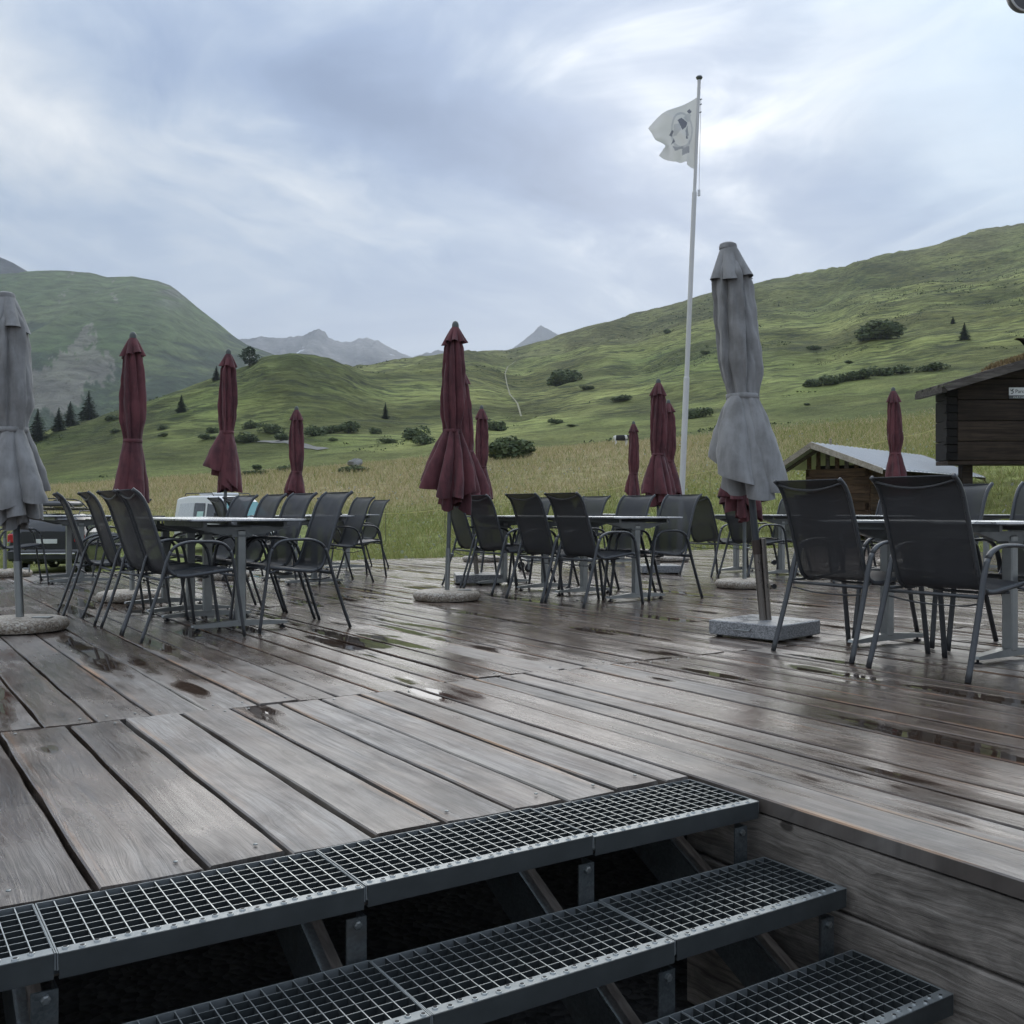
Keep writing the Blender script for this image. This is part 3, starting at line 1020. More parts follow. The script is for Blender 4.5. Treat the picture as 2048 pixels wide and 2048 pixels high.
def col_left(X, Y, Z, U, Vv, n, rid):
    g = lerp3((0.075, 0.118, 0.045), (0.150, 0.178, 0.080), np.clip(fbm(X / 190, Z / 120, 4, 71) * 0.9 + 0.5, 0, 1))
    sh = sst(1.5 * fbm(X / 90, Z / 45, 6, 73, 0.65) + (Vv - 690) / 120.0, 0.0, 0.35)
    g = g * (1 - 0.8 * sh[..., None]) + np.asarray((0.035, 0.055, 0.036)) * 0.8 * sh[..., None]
    # scree and torn gullies on the lower slope
    c1 = np.exp(-((U - 215) / 42.0) ** 2 - ((Vv - 735) / 42.0) ** 2) + np.exp(-((U - 120) / 75.0) ** 2 - ((Vv - 775) / 40.0) ** 2) + np.exp(-((U - 60) / 40.0) ** 2 - ((Vv - 745) / 26.0) ** 2)
    sc = sst(0.9 * c1 + 1.5 * fbm((X + Z * 0.9) / 30, (Z - X * 0.5) / 130, 6, 77, 0.7), 0.56, 0.68)
    g = g * (1 - 0.7 * sc[..., None]) + np.asarray((0.25, 0.225, 0.19)) * 0.7 * sc[..., None]
    # bare rock along the shoulder
    rk = np.exp(-((U - 355) / 30.0) ** 2) * sst(-Vv, -640, -575) * sst(fbm(X / 30, Z / 30, 3, 79), -0.1, 0.3)
    return g * (1 - 0.7 * rk[..., None]) + np.asarray((0.20, 0.185, 0.175)) * 0.7 * rk[..., None]


def col_peak(X, Y, Z, U, Vv, n, rid):
    return col_rock(X, Y, Z, U * 0 + 2000, Vv, n, rid) * 0.30


def col_rock(X, Y, Z, U, Vv, n, rid):
    f = np.clip(fbm((X + Z) / 110, Z / 260, 5, 91, 0.65) * 1.5 + 0.5 + 0.3 * (rid - 0.5), 0, 1)
    g = lerp3((0.022, 0.026, 0.034), (0.20, 0.190, 0.18), f)  # lit and dark rock faces painted as a colour range
    sn = sst(fbm(X / 60, Z / 30, 3, 95), 0.50, 0.58) * sst(Vv, 690, 706) * (U < 830)
    return g * (1 - sn[..., None]) + np.asarray((0.75, 0.77, 0.8)) * sn[..., None]


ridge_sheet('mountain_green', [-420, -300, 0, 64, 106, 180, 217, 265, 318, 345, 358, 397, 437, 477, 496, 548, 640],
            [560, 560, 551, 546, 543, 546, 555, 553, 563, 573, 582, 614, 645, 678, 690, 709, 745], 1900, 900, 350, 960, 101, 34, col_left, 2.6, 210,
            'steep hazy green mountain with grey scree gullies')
ridge_sheet('mountain_behind', [-900, -200, 0, 30, 64, 120], [380, 470, 516, 528, 548, 580], 2600, 500, 300, 900, 111, 40, col_rock, 6.0, 60,
            'grey mountain flank behind the green mountain')
ridge_sheet('mountain_range', [430, 485, 527, 556, 599, 623, 638, 652, 658, 686, 705, 731, 755, 771, 797, 827, 850, 877, 900, 960],
            [686, 679, 675, 679, 676, 668, 662, 669, 680, 690, 686, 681, 683, 694, 706, 719, 710, 704, 712, 735], 4600, 1300, 400, 800, 121, 150, col_rock, 1.5, 150,
            'distant grey rocky mountain range with snow patches', 5.0)
ridge_sheet('mountain_peak', [980, 1025, 1045, 1067, 1076, 1082, 1092, 1114, 1150, 1220],
            [725, 698, 684, 667, 656, 652, 657, 670, 690, 730], 5000, 700, 300, 800, 131, 80, col_peak, 1.5, 100,
            'distant blue pointed mountain peak', 2.0)


def ribbon(name, pxs, width, mt, label, lift=0.12):
    pts = []
    for k in range(len(pxs) - 1):
        (u0, v0), (u1, v1) = pxs[k], pxs[k + 1]
        n = max(3, int(abs(v1 - v0) / 3) + 2)
        for i in range(n):
            f = i / n
            pts.append(on_ground(u0 + (u1 - u0) * f, v0 + (v1 - v0) * f, 110))
    vs = []
    for i, p in enumerate(pts):
        a, b = pts[max(i - 1, 0)], pts[min(i + 1, len(pts) - 1)]
        dr = Vector((b.x - a.x, b.y - a.y, 0)).normalized()
        sd = Vector((dr.y, -dr.x, 0)) * width * 0.5
        for q in (p - sd, p + sd):
            vs.append((q.x, q.y, float(ground_z(np.array(q.x), np.array(q.y))) + lift))
    m = MB(); m.grid(vs, 2, len(pts))
    tag(m.build(name, mt), label, kind='structure')


ribbon('footpath', [(1032, 722), (1015, 735), (1010, 748), (1014, 770), (1020, 790), (1035, 808), (1043, 836)], 0.40, M['path'], 'thin pale footpath winding up the grassy slope')
ribbon('gravel_track', [(516, 884), (545, 884), (580, 885), (622, 896), (660, 901)], 2.2, M['road'], 'short pale gravel track below the shrubs')

# ------------------------------------------------------------------ grass, flowers
rng = np.random.default_rng(4)


def grass_field():
    N = 520000
    u = rng.uniform(-260, 2310, N)
    lo, hi = math.log(14.0), math.log(125.0)
    Y = np.exp(lo + (hi - lo) * rng.random(N) ** 0.85)
    X = (u - CX) / F * Y
    s = -SD * X + CD * Y; t = CD * X + SD * Y
    edge = np.where(t < 3.6, 13.75, 15.05)
    keep = ~((s < edge + 0.12) & (t > -4.0) & (t < 18.2) & (s > -4))
    keep &= ~((X > -13) & (X < -6.6) & (Y > 22) & (Y < 40))         # where the cars stand
    clump = vnoise(X / 0.6, Y / 0.6, 7)
    keep &= rng.random(N) < 0.35 + 0.65 * clump
    keep &= rng.random(N) < 1 - 0.9 * sst(Y, 75, 125)
    X, Y, u = X[keep], Y[keep], u[keep]
    n = len(X)
    Z = ground_z(X, Y)
    dryf = sst(Y, 34, 56) * (1 - 0.55 * sst(u, 1250, 1600)) * np.clip(0.3 + 1.2 * (fbm(X / 14, Y / 9, 4, 51) * 0.5 + 0.5), 0, 1)
    H = (0.08 + 0.14 * rng.random(n)) * (1 + 0.45 * dryf) * (0.7 + 0.6 * vnoise(X / 3, Y / 3, 9)) * (1 + 0.006 * Y)
    W = np.maximum(0.004, 0.00030 * Y) * (0.7 + 0.6 * rng.random(n))
    an = rng.uniform(0, 2 * math.pi, n); bn = rng.uniform(0, 2 * math.pi, n)
    lean = H * rng.uniform(0.2, 1.1, n)
    wx, wy = np.cos(an) * W, np.sin(an) * W
    p0 = np.stack([X - wx, Y - wy, Z - 0.01], 1); p1 = np.stack([X + wx, Y + wy, Z - 0.01], 1)
    p2 = np.stack([X + np.cos(bn) * lean, Y + np.sin(bn) * lean, Z + H], 1)
    V = np.stack([p0, p1, p2], 1).reshape(-1, 3)
    g = rng.random(n)[:, None]
    c = np.array((0.150, 0.182, 0.050)) * (1 - g) + np.array((0.34, 0.335, 0.120)) * g
    dc = np.array((0.38, 0.30, 0.165)) * (1 - g) + np.array((0.58, 0.49, 0.31)) * g
    isd = (rng.random(n) < 0.08 + 0.60 * dryf)[:, None]
    c = np.where(isd, dc, c)
    C = np.repeat(np.concatenate([c, np.ones((n, 1))], 1), 3, 0)
    me = mesh_np('meadow_grass', V, np.arange(3 * n).reshape(-1, 3), M['grass'], False)
    add_attr(me, 'Col', C, 'FLOAT_COLOR')
    tag(link('meadow_grass', me), 'tall green and straw coloured meadow grass beyond the deck', 'grass', kind='stuff')


grass_field()


def flowers():
    N = 2600
    u = rng.uniform(-100, 2200, N)
    Y = np.exp(rng.uniform(math.log(20), math.log(75), N))
    X = (u - CX) / F * Y
    k = (vnoise(X / 3.5, Y / 3.5, 33) > 0.50) & (u > 560)
    s = -SD * X + CD * Y; t = CD * X + SD * Y
    k &= ~((s < 15.2) & (t < 18.3))
    X, Y = X[k], Y[k]
    Z = ground_z(X, Y) + rng.uniform(0.12, 0.34, len(X)) * (1 + 0.004 * Y)
    V, Fc = [], []
    for x, y, z in zip(X, Y, Z):
        r = rng.uniform(0.014, 0.036) * (1 + 0.016 * y)
        b = len(V)
        tx, ty = rng.uniform(-0.5, 0.5, 2)
        for a in range(5):
            an = a * 2 * math.pi / 5
            cx_, cy_ = math.cos(an) * r, math.sin(an) * r
            V.append((x + cx_, y + cy_, z + cx_ * tx - cy_ * (0.6 + ty)))
        Fc.append(tuple(range(b, b + 5)))
    me = bpy.data.meshes.new('meadow_flowers')
    me.from_pydata(V, [], Fc)
    me.materials.append(M['white_ink'])
    tag(link('meadow_flowers', me), 'small white flowers scattered in the meadow grass', 'flowers', kind='stuff')


flowers()

# ------------------------------------------------------------------ trees and bushes
def leaf_mesh(name, quads, cols):
    V = np.array([p for q in quads for p in q], dtype=np.float32)
    me = mesh_np(name, V, np.arange(len(V)).reshape(-1, 4), M['leaf'], False)
    C = np.repeat(np.concatenate([np.array(cols), np.ones((len(cols), 1))], 1), 4, 0)
    add_attr(me, 'Col', C, 'FLOAT_COLOR')
    return me


def spruce(seed, layers=24, per=15):
    """unit-height spruce: trunk and crown meshes"""
    rg = random.Random(seed)
    tr = MB().tube([(0, 0, -0.03), (0.004, 0, 0.3), (0, 0.004, 0.7), (0, 0, 0.98)], [0.026, 0.019, 0.010, 0.003], 7)
    quads, cols = [], []
    for L in range(layers):
        f = L / (layers - 1)
        z = 0.07 + 0.90 * f
        rad = (0.30 * (1 - f) ** 0.80 + 0.012) * rg.uniform(0.82, 1.12)
        n = max(5, int(per * (1 - 0.45 * f)))
        for b in range(n):
            an = 2 * math.pi * (b + rg.random()) / n
            r = rad * rg.uniform(0.65, 1.15)
            drop = -0.28 * r * rg.uniform(0.4, 1.4)
            dx, dy = math.cos(an), math.sin(an)
            for k in range(4):
                a0, a1 = k / 4 * 0.92, (k + 1) / 4 * 1.02
                wd = 0.070 * (1 - 0.6 * k / 4) * (0.5 + (1 - f)) * rg.uniform(0.7, 1.3)
                j = rg.uniform(-0.012, 0.012)
                p0 = Vector((dx * r * a0, dy * r * a0, z + drop * a0 + j)); p1 = Vector((dx * r * a1, dy * r * a1, z + drop * a1 + j))
                sd = Vector((-dy, dx, rg.uniform(-0.4, 0.4))).normalized() * wd * 0.5
                hang = Vector((0, 0, -wd * rg.uniform(0.2, 0.8)))
                quads.append((p0 - sd + hang, p0 + sd, p1 + sd * 0.7 + hang * 0.4, p1 - sd * 0.7))
                t = rg.random()
                cols.append((0.020 + 0.024 * t, 0.036 + 0.036 * t, 0.022 + 0.014 * t))
    return tr.mesh('trunk', M['bark'], True), leaf_mesh('crown', quads, cols)


def bush(seed, n=700, pine=False):
    """unit-width bush of leaf clumps over lumpy lobes"""
    rg = random.Random(seed)
    quads, cols = [], []
    lobes = []
    for k in range(rg.randint(5, 8)):
        an = rg.uniform(0, 2 * math.pi); r = rg.uniform(0.0, 0.30)
        lobes.append((math.cos(an) * r, math.sin(an) * r, rg.uniform(0.06, 0.24), rg.uniform(0.13, 0.24)))
    for i in range(n):
        lx, ly, lz, lr_ = lobes[i % len(lobes)]
        v = Vector((rg.gauss(0, 1), rg.gauss(0, 1), rg.gauss(0.25, 0.9))).normalized()
        rr = lr_ * (0.55 + 0.5 * rg.random() ** 0.5)
        c = Vector((lx, ly, lz)) + v * rr
        if c.z < 0.0: c.z = abs(c.z) * 0.4
        s = rg.uniform(0.020, 0.046)
        a = Vector((rg.gauss(0, 1), rg.gauss(0, 1), rg.gauss(0, 0.7))).normalized()
        b = a.cross(v + Vector((rg.uniform(-.5, .5), rg.uniform(-.5, .5), rg.uniform(-.5, .5))))
        if b.length < 1e-3: continue
        b.normalize()
        quads.append((c - a * s - b * s * .6, c + a * s * .8 - b * s * .4, c + a * s + b * s * .6, c - a * s * .7 + b * s * .7))
        t = rg.random()
        cols.append((0.058 + 0.090 * t, 0.085 + 0.095 * t, 0.040 + 0.042 * t))
    tr = MB()
    for k in range(4):
        an = rg.uniform(0, 6.28)
        tr.tube([(0, 0, -0.05), (math.cos(an) * 0.08, math.sin(an) * 0.08, 0.12), (math.cos(an) * 0.2, math.sin(an) * 0.2, 0.3)], [0.02, 0.014, 0.006], 5)
    return tr.mesh('stem', M['bark']), leaf_mesh('foliage', quads, cols)


def round_pine(seed):
    rg = random.Random(seed)
    tr = MB().tube([(0, 0, -0.04), (0.01, 0, 0.25), (-0.01, 0.01, 0.6), (0, 0, 0.85)], [0.035, 0.028, 0.018, 0.006], 8)
    quads, cols = [], []
    for i in range(1500):
        z = 0.14 + 0.82 * rg.random()
        lobe = math.sin(z * 17.0) * 0.06
        rad = (0.36 * math.sin(math.pi * min(1, (z - 0.06) / 0.98) ** 0.75) + lobe) * rg.uniform(0.55, 1.1)
        an = rg.uniform(0, 6.283)
        c = Vector((math.cos(an) * rad * (1 + 0.2 * math.sin(an * 3 + z * 5)), math.sin(an) * rad, z + rg.uniform(-.03, .03)))
        s = rg.uniform(0.018, 0.038)
        a = Vector((rg.gauss(0, 1), rg.gauss(0, 1), rg.gauss(0, 0.6))).normalized()
        b = a.cross(Vector((rg.gauss(0, 1), rg.gauss(0, 1), rg.gauss(0, 1)))).normalized()
        quads.append((c - a * s - b * s * .5, c + a * s - b * s * .5, c + a * s + b * s * .5, c - a * s + b * s * .5))
        t = rg.random()
        cols.append((0.020 + 0.026 * t, 0.038 + 0.036 * t, 0.020 + 0.014 * t))
    return tr.mesh('trunk', M['bark'], True), leaf_mesh('crown', quads, cols)


def plant_at(name, meshes, names, u, v, sx, sz, label, cat, group, rz=0.0, lo=20):
    p = on_ground(u, v, lo)
    k = p.y / F
    o = empty(name, p, rz)
    tag(o, label, cat, group)
    o.scale = (sx * k, sx * k, sz * k)
    for nm, me_ in zip(names, meshes):
        link(nm, me_, o)
    return o


SPR = [spruce(3), spruce(8), spruce(21)]
rnd = random.Random(5)
for i, (u, v, hpx, lab) in enumerate([
        (76, 882, 66, 'dark spruce half hidden behind the grey parasol canopy'),
        (118, 862, 48, 'small dark spruce, left one of a close pair on the meadow shoulder'),
        (141, 852, 50, 'dark spruce, right one of a close pair on the meadow shoulder'),
        (178, 840, 60, 'tall dark spruce standing right of the close pair on the shoulder'),
        (363, 825, 36, 'lone small spruce between two maroon parasols on the knoll slope'),
        (433, 761, 30, 'small spruce on the knoll skyline behind a maroon parasol top'),
        (771, 838, 34, 'small pale green spruce in the hollow below the knoll'),
        (1929, 680, 36, 'single dark spruce high on the slope above the dark log hut'),
        (1906, 648, 16, 'tiny dark spruce higher up the slope above the single spruce')]):
    plant_at('spruce_tree', SPR[i % 3], ('trunk', 'crown'), u, v, hpx * (1.25 if i != 6 else 0.9), hpx, lab, 'tree', 'spruces on the slopes', rnd.uniform(0, 6), 140)
plant_at('pine_tree', round_pine(12), ('trunk', 'crown'), 499, 733, 48, 40, 'round dark pine on the knoll skyline beside a maroon parasol', 'tree', None, 0, 140)

BSH = [bush(s, 1000) for s in (1, 2, 3, 4)] + [bush(9, 2600)]
bl = [
    (502, 858, 38, 1.0, 'dark round bush, leftmost of the thicket on the knoll foot'),
    (548, 866, 46, 1.0, 'broad dark bush left of the small maroon parasol in the thicket'),
    (566, 882, 44, .8, 'low dark bush in front of the thicket beside the small maroon parasol'),
    (500, 884, 56, .7, 'wide low bush above the pale gravel track'),
    (626, 872, 44, 1.1, 'light green bush right of the small maroon parasol'),
    (656, 868, 42, 1.0, 'dark bush second right of the small maroon parasol'),
    (695, 866, 56, 1.0, 'largest dark bush in the thicket on the knoll foot'),
    (748, 868, 28, 1.0, 'small dark bush at the right end of the thicket'),
    (665, 882, 18, .8, 'tiny round bush in the grass below the thicket'),
    (422, 866, 28, .9, 'small bush right behind the tall maroon parasol by the knoll'),
    (413, 880, 34, .8, 'low bush left behind the tall maroon parasol by the knoll'),
    (824, 878, 54, 1.0, 'green bush left of the big maroon parasol'),
    (847, 888, 42, 1.0, 'rounder pale bush touching the big maroon parasol'),
    (780, 886, 40, .6, 'low bush left of the green bush by the big maroon parasol'),
    (516, 940, 32, .8, 'small bush in the meadow left of the small maroon parasol'),
    (511, 951, 50, .5, 'spread low bush in the meadow left of the small maroon parasol'),
    (711, 945, 56, .6, 'low dark bush growing round the pale boulder'),
    (585, 945, 50, .6, 'low bush hidden behind the small maroon parasol'),
    (1123, 770, 70, .9, 'large dark bush on the slope right of the footpath'),
    (996, 862, 50, 1.0, 'dark bush right of the maroon parasol group at its top'),
    (1017, 918, 98, .95, 'big green bush right of the maroon parasol group'),
    (1114, 848, 30, .8, 'small bush below the large slope bush'),
    (1145, 854, 26, .5, 'flat little bush below and right of the large slope bush'),
    (1179, 779, 32, .6, 'small bush just right of the large slope bush'),
    (1250, 801, 46, .5, 'flat bush on the slope left of the flagpole'),
    (1393, 836, 54, 1.0, 'dark bush between the flagpole and the grey parasol'),
    (1333, 668, 22, 1.1, 'lone round bush high on the slope left of the flagpole top section'),
    (1414, 708, 20, .8, 'little dark bush between flagpole and grey parasol high up'),
    (1748, 678, 92, .8, 'broad dark bush patch high on the slope above the long hedge'),
    (1631, 699, 30, .7, 'small bush right of the grey parasol belt level on the slope'),
    (1699, 728, 20, .8, 'tiny bush above the long shrub line'),
    (1620, 774, 44, .8, 'first bush at the lower end of the long shrub line'),
    (1652, 770, 50, .9, 'second bush in the long shrub line'),
    (1690, 764, 52, .9, 'third bush in the long shrub line'),
    (1728, 758, 50, .9, 'fourth bush in the long shrub line'),
    (1768, 752, 48, .9, 'fifth bush in the long shrub line'),
    (1802, 747, 44, .9, 'sixth bush at the upper end of the long shrub line'),
    (1856, 742, 56, .6, 'flat bush above the roof of the dark log hut'),
    (1613, 811, 20, .6, 'tiny bush in the grass right of the grey parasol'),
    (220, 842, 32, .9, 'bush left of the left maroon parasol on the shoulder'),
    (231, 866, 24, .8, 'smaller bush touching the left maroon parasol'),
    (323, 860, 22, .9, 'small bush right of the left maroon parasol'),
    (327, 874, 22, .8, 'small lower bush right of the left maroon parasol'),
]
for i, (u, v, wpx, hf, lab) in enumerate(bl):
    m_ = BSH[4] if wpx > 60 else BSH[i % 4]
    plant_at('bush', m_, ('stem', 'foliage'), u, v, wpx * 1.45, wpx * 1.05 * hf, lab, 'bush', 'bushes on the slopes', rnd.uniform(0, 6), 60)



WEED = bush(31, 420)
ca_ = WEED[1].attributes['Col']
wc = np.zeros(len(WEED[1].vertices) * 4, dtype=np.float32); ca_.data.foreach_get('color', wc)
wc = wc.reshape(-1, 4) * np.array((2.3, 2.2, 1.6, 1.0), dtype=np.float32); ca_.data.foreach_set('color', wc.ravel())


def dwarf_shrubs():
    """heather and alder scrub over the slopes: too many and too small to count"""
    N = 30000
    u = rng.uniform(-60, 2110, N)
    Y = np.exp(rng.uniform(math.log(128), math.log(760), N))
    X = (u - CX) / F * Y
    k = fbm(X / 26, Y / 42, 4, 201, 0.6) + 0.25 * fbm(X / 120, Y / 200, 2, 207)
    keep = rng.random(N) < sst(k, 0.14, 0.42) * 0.75
    X, Y = X[keep], Y[keep]
    Z = ground_z(X, Y)
    n = len(X)
    per = 5
    c = np.repeat(np.stack([X, Y, Z], 1), per, 0)
    m = n * per
    sc = np.repeat(np.maximum(0.5, 0.0019 * Y) * rng.uniform(.5, 1.3, n), per)
    c += np.stack([rng.normal(0, .8, m) * sc, rng.normal(0, .8, m) * sc, rng.uniform(.05, .42, m) * sc], 1)
    a = rng.normal(0, 1, (m, 3)); a /= np.linalg.norm(a, axis=1)[:, None]
    b = np.cross(a, rng.normal(0, 1, (m, 3))); b /= np.linalg.norm(b, axis=1)[:, None]
    s_ = (sc * rng.uniform(.16, .36, m))[:, None]
    V = np.stack([c - a * s_ - b * s_ * .6, c + a * s_ * .8 - b * s_ * .5, c + a * s_ + b * s_ * .6, c - a * s_ * .7 + b * s_ * .7], 1).reshape(-1, 3)
    me = mesh_np('dwarf_shrubs', V, np.arange(4 * m).reshape(-1, 4), M['leaf'], False)
    t = rng.random(m)[:, None]
    C = np.concatenate([np.array((0.040, 0.056, 0.026)) * (1 - t) + np.array((0.095, 0.115, 0.045)) * t, np.ones((m, 1))], 1)
    add_attr(me, 'Col', np.repeat(C, 4, 0), 'FLOAT_COLOR')
    tag(link('dwarf_shrubs', me), 'low dark scrub scattered over the green slopes', 'shrubs', kind='stuff')


dwarf_shrubs()
for u, v, wpx, lab in ((806, 1112, 52, 'leafy green weed by the deck edge left of the biggest maroon parasol'), (842, 1110, 44, 'leafy green weed by the deck edge touching the biggest maroon parasol pole'), (470, 1128, 46, 'leafy green weed seen under the left long table')):
    k_ = 17.4
    q = Vector(((u - CX) / F * k_, k_, 0)); q.z = float(ground_z(np.array(q.x), np.array(q.y)))
    wo = empty('weed', q, u)
    tag(wo, lab, 'weed', 'weeds at the deck edge')
    wo.scale = (wpx * k_ / F * 1.3, wpx * k_ / F * 1.3, wpx * k_ / F * 2.2)
    for nm, me_ in zip(('stem', 'foliage'), WEED): link(nm, me_, wo)

bo = MB()
rg = random.Random(3)
vs, fs = [], []
for j in range(9):
    for i in range(14):
        th, ph = math.pi * (j + .5) / 9, 2 * math.pi * i / 14
        r = 1 + 0.25 * math.sin(3 * ph + j) + rg.uniform(-.12, .12)
        vs.append((math.sin(th) * math.cos(ph) * r, math.sin(th) * math.sin(ph) * r * .8, math.cos(th) * r * .62))
bo.grid(vs, 14, 9, True)
bo.f.append(tuple(reversed(range(14)))); bo.f.append(tuple(range(8 * 14, 9 * 14)))
p = on_ground(711, 936, 60)
o = bo.build('boulder', M['stone'], None, True, p + Vector((0, 0, .35)))
o.scale = (.55, .5, .55)
tag(o, 'pale grey boulder lying in the meadow among low bushes', 'boulder')

# ------------------------------------------------------------------ deck (local x = t across the planks, y = s along them)
deck = empty('deck', (0, 0, 0), PL)
tag(deck, 'wet weathered grey plank deck of the terrace', kind='structure')
rd = random.Random(11)
ROWS_IN = [2.285, 4.07, 8.05, 12.02, 15.0]       # behind the stairs
ROWS_OUT = [-3.4, 0.35, 4.15, 8.12, 12.1, 15.0]  # beside the stairs
EDGE_T = 2.105                                    # fascia plane
planks = []


def add_columns(t0, t1, rows, fixed=None, gap=(0.012, 0.026), far_edge=None):
    """columns of planks; every row of boards has its own widths"""
    for r in range(len(rows) - 1):
        a, b = rows[r], rows[r + 1]
        ts = [t0]
        if fixed and r == 0:
            ts = [t0] + fixed
        while ts[-1] < t1 - 0.25:
            ts.append(ts[-1] + (rd.choice((0.135, 0.15, 0.165, 0.185, 0.205)) if rows is ROWS_OUT else rd.choice((0.175, 0.19, 0.195, 0.205, 0.21))))
        if t1 - ts[-1] > 0.03:
            ts.append(t1)
        joint0, joint1 = 0.0, 0.0
        k = 0
        for i in range(len(ts) - 1):
            if k == 0:
                k = rd.randint(2, 6)
                joint0 = 0.0 if r == 0 else rd.uniform(-0.05, 0.05)
            k -= 1
            s0 = a + (0.003 if r else 0) + (rd.uniform(-0.012, 0.010) if r == 0 else rd.uniform(-.004, .004))
            s1 = b - 0.003
            if r == len(rows) - 2:
                s1 += rd.uniform(-0.012, 0.012)
                if far_edge: s1 = min(s1, far_edge(0.5 * (ts[i] + ts[i + 1])))
            g = rd.uniform(*gap) * (1.0 if r == 0 or rows is ROWS_OUT else 0.75)
            if rows is ROWS_OUT: g *= 0.75
            if s1 - s0 > 0.05:
                planks.append((s0, s1, ts[i] + g * 0.5, ts[i + 1] - g * 0.5))


far_edge = lambda t: 13.72 if t < 3.6 else 15.02
add_columns(-3.9, EDGE_T, ROWS_IN, [-3.7, -3.49, -3.28, -3.08, -2.87, -2.67, -2.46, -2.26, -2.05, -1.85, -1.64, -1.43, -1.23, -1.02, -.82, -.61, -.40, -.20, .01, .215, .421, .656, .853, 1.065, 1.266, 1.475, 1.649, 1.826, 2.0],
            (0.011, 0.022), far_edge)
add_columns(EDGE_T, 18.0, ROWS_OUT, None, (0.012, 0.022), far_edge)


def plank_arrays(s0, s1, t0, t1, seed, seg):
    rg = random.Random(seed)
    th = 0.042
    n = max(2, int((s1 - s0) / seg))
    z0 = rg.uniform(-0.003, 0.003)
    tilt = rg.uniform(-0.004, 0.004)
    tip = rg.uniform(-0.004, 0.004)
    cup = rg.uniform(-0.0025, 0.001)
    ph = rg.uniform(0, 50)
    rv = rg.random()
    hw = 0.5 * (t1 - t0)
    V, UV, RN, AC = [], [], [], []
    for i in range(n + 1):
        f = i / n
        s = s0 + (s1 - s0) * f
        e0 = 0.0015 * math.sin(s * 2.1 + ph) + 0.0016 * math.sin(s * 7.7 + ph * 2) + rg.uniform(-.0012, .0012)
        e1 = 0.0015 * math.sin(s * 1.7 - ph) + 0.0016 * math.sin(s * 8.9 + ph) + rg.uniform(-.0012, .0012)
        if rg.random() < 0.06: e0 += rg.uniform(0.001, 0.004)
        if rg.random() < 0.06: e1 -= rg.uniform(0.001, 0.004)
        a, b = t0 + e0, t1 + e1
        zz = z0 + tip * (f - .5)
        bev = 0.004
        prof = [(a, -th, -1), (a, -bev, -1), (a + bev, 0, -.96), (0.5 * (a + b), cup, 0), (b - bev, 0, .96), (b, -bev, 1), (b, -th, 1)]
        for (x, z, ac) in prof:
            zt = zz + z + tilt * (x - 0.5 * (a + b)) / hw * 0.5
            V.append((x, s, zt))
            UV.append((s - s0 + (z if z < -.01 else 0), x - 0.5 * (t0 + t1)))
            RN.append(rv); AC.append(ac)
    Fq = []
    for i in range(n):
        for k in range(6):
            Fq.append((i * 7 + k, i * 7 + k + 1, i * 7 + 8 + k, i * 7 + 7 + k))
        Fq.append((i * 7 + 6, i * 7, i * 7 + 7, i * 7 + 13))
    ends = [tuple(range(6, -1, -1)), tuple(range(n * 7, n * 7 + 7))]
    return V, Fq, ends, UV, RN, AC


def plank_mesh(name, V, Fc, UV, RN, AC):
    me = bpy.data.meshes.new(name)
    me.from_pydata(V, [], [tuple(reversed(f)) for f in Fc])
    me.materials.append(M['deck'])
    uvl = me.uv_layers.new(name='UVMap')
    vi = np.zeros(len(me.loops), dtype=np.int32)
    me.loops.foreach_get('vertex_index', vi)
    uvl.data.foreach_set('uv', np.asarray(UV, dtype=np.float32)[vi].ravel())
    add_attr(me, 'rnd', RN); add_attr(me, 'across', AC)
    return me


def px_area(pl):
    s0, s1, t0, t1 = pl
    ar = 0.0
    n = 10
    for i in range(n):
        a, b = s0 + (s1 - s0) * i / n, s0 + (s1 - s0) * (i + 1) / n
        q = [dk(a, t0), dk(a, t1), dk(b, t1), dk(b, t0)]
        if min(p.y for p in q) < 0.4: continue
        P = [px_of(p) for p in q]
        cu = sum(p[0] for p in P) / 4; cv = sum(p[1] for p in P) / 4
        if -60 < cu < 2110 and cv < 2100:
            ar += 0.5 * abs(sum(P[k][0] * P[(k + 1) % 4][1] - P[(k + 1) % 4][0] * P[k][1] for k in range(4)))
    return ar


order = sorted(range(len(planks)), key=lambda i: -px_area(planks[i]))
single = set(order[:295])
SV, SF, SU, SR, SA = [], [], [], [], []
for i, pl in enumerate(planks):
    near = i in single
    V, Fq, ends, UV, RN, AC = plank_arrays(*pl, 1000 + i, 0.16 if near else 0.8)
    if near:
        o = link('plank', plank_mesh('plank', V, Fq + ends, UV, RN, AC), deck)
    else:
        b = len(SV)
        SV += V; SU += UV; SR += RN; SA += AC
        SF += [tuple(k + b for k in f) for f in Fq + ends]
o = link('far_planks', plank_mesh('far_planks', SV, SF, SU, SR, SA), deck)
tag(o, kind='stuff')

# screws in the near boards
sc_ = MB().lathe([(0.0055, -0.001), (0.0055, 0.0012), (0.004, 0.0022)], 10)
sc_me = sc_.mesh('screw', M['alu'], True)
n_sc = 0
for o in [c for c in deck.children if c.name.startswith('plank')]:
    bb = o.bound_box
    x0, x1 = bb[0][0], bb[6][0]; y0, y1 = bb[0][1], bb[6][1]
    for yy in (y0 + 0.07, y1 - 0.07):
        for fx in (0.22, 0.78):
            p = dk(yy, x0 + (x1 - x0) * fx)
            if p.y < 0.5 or p.y > 5.6: continue
            u, v = px_of(p)
            if 0 < u < 2048 and v < 2048 and rd.random() < 0.38:
                c = link('screw', sc_me, o)
                c.location = (x0 + (x1 - x0) * fx + rd.uniform(-.01, .01), yy, 0.0035)
                n_sc += 1

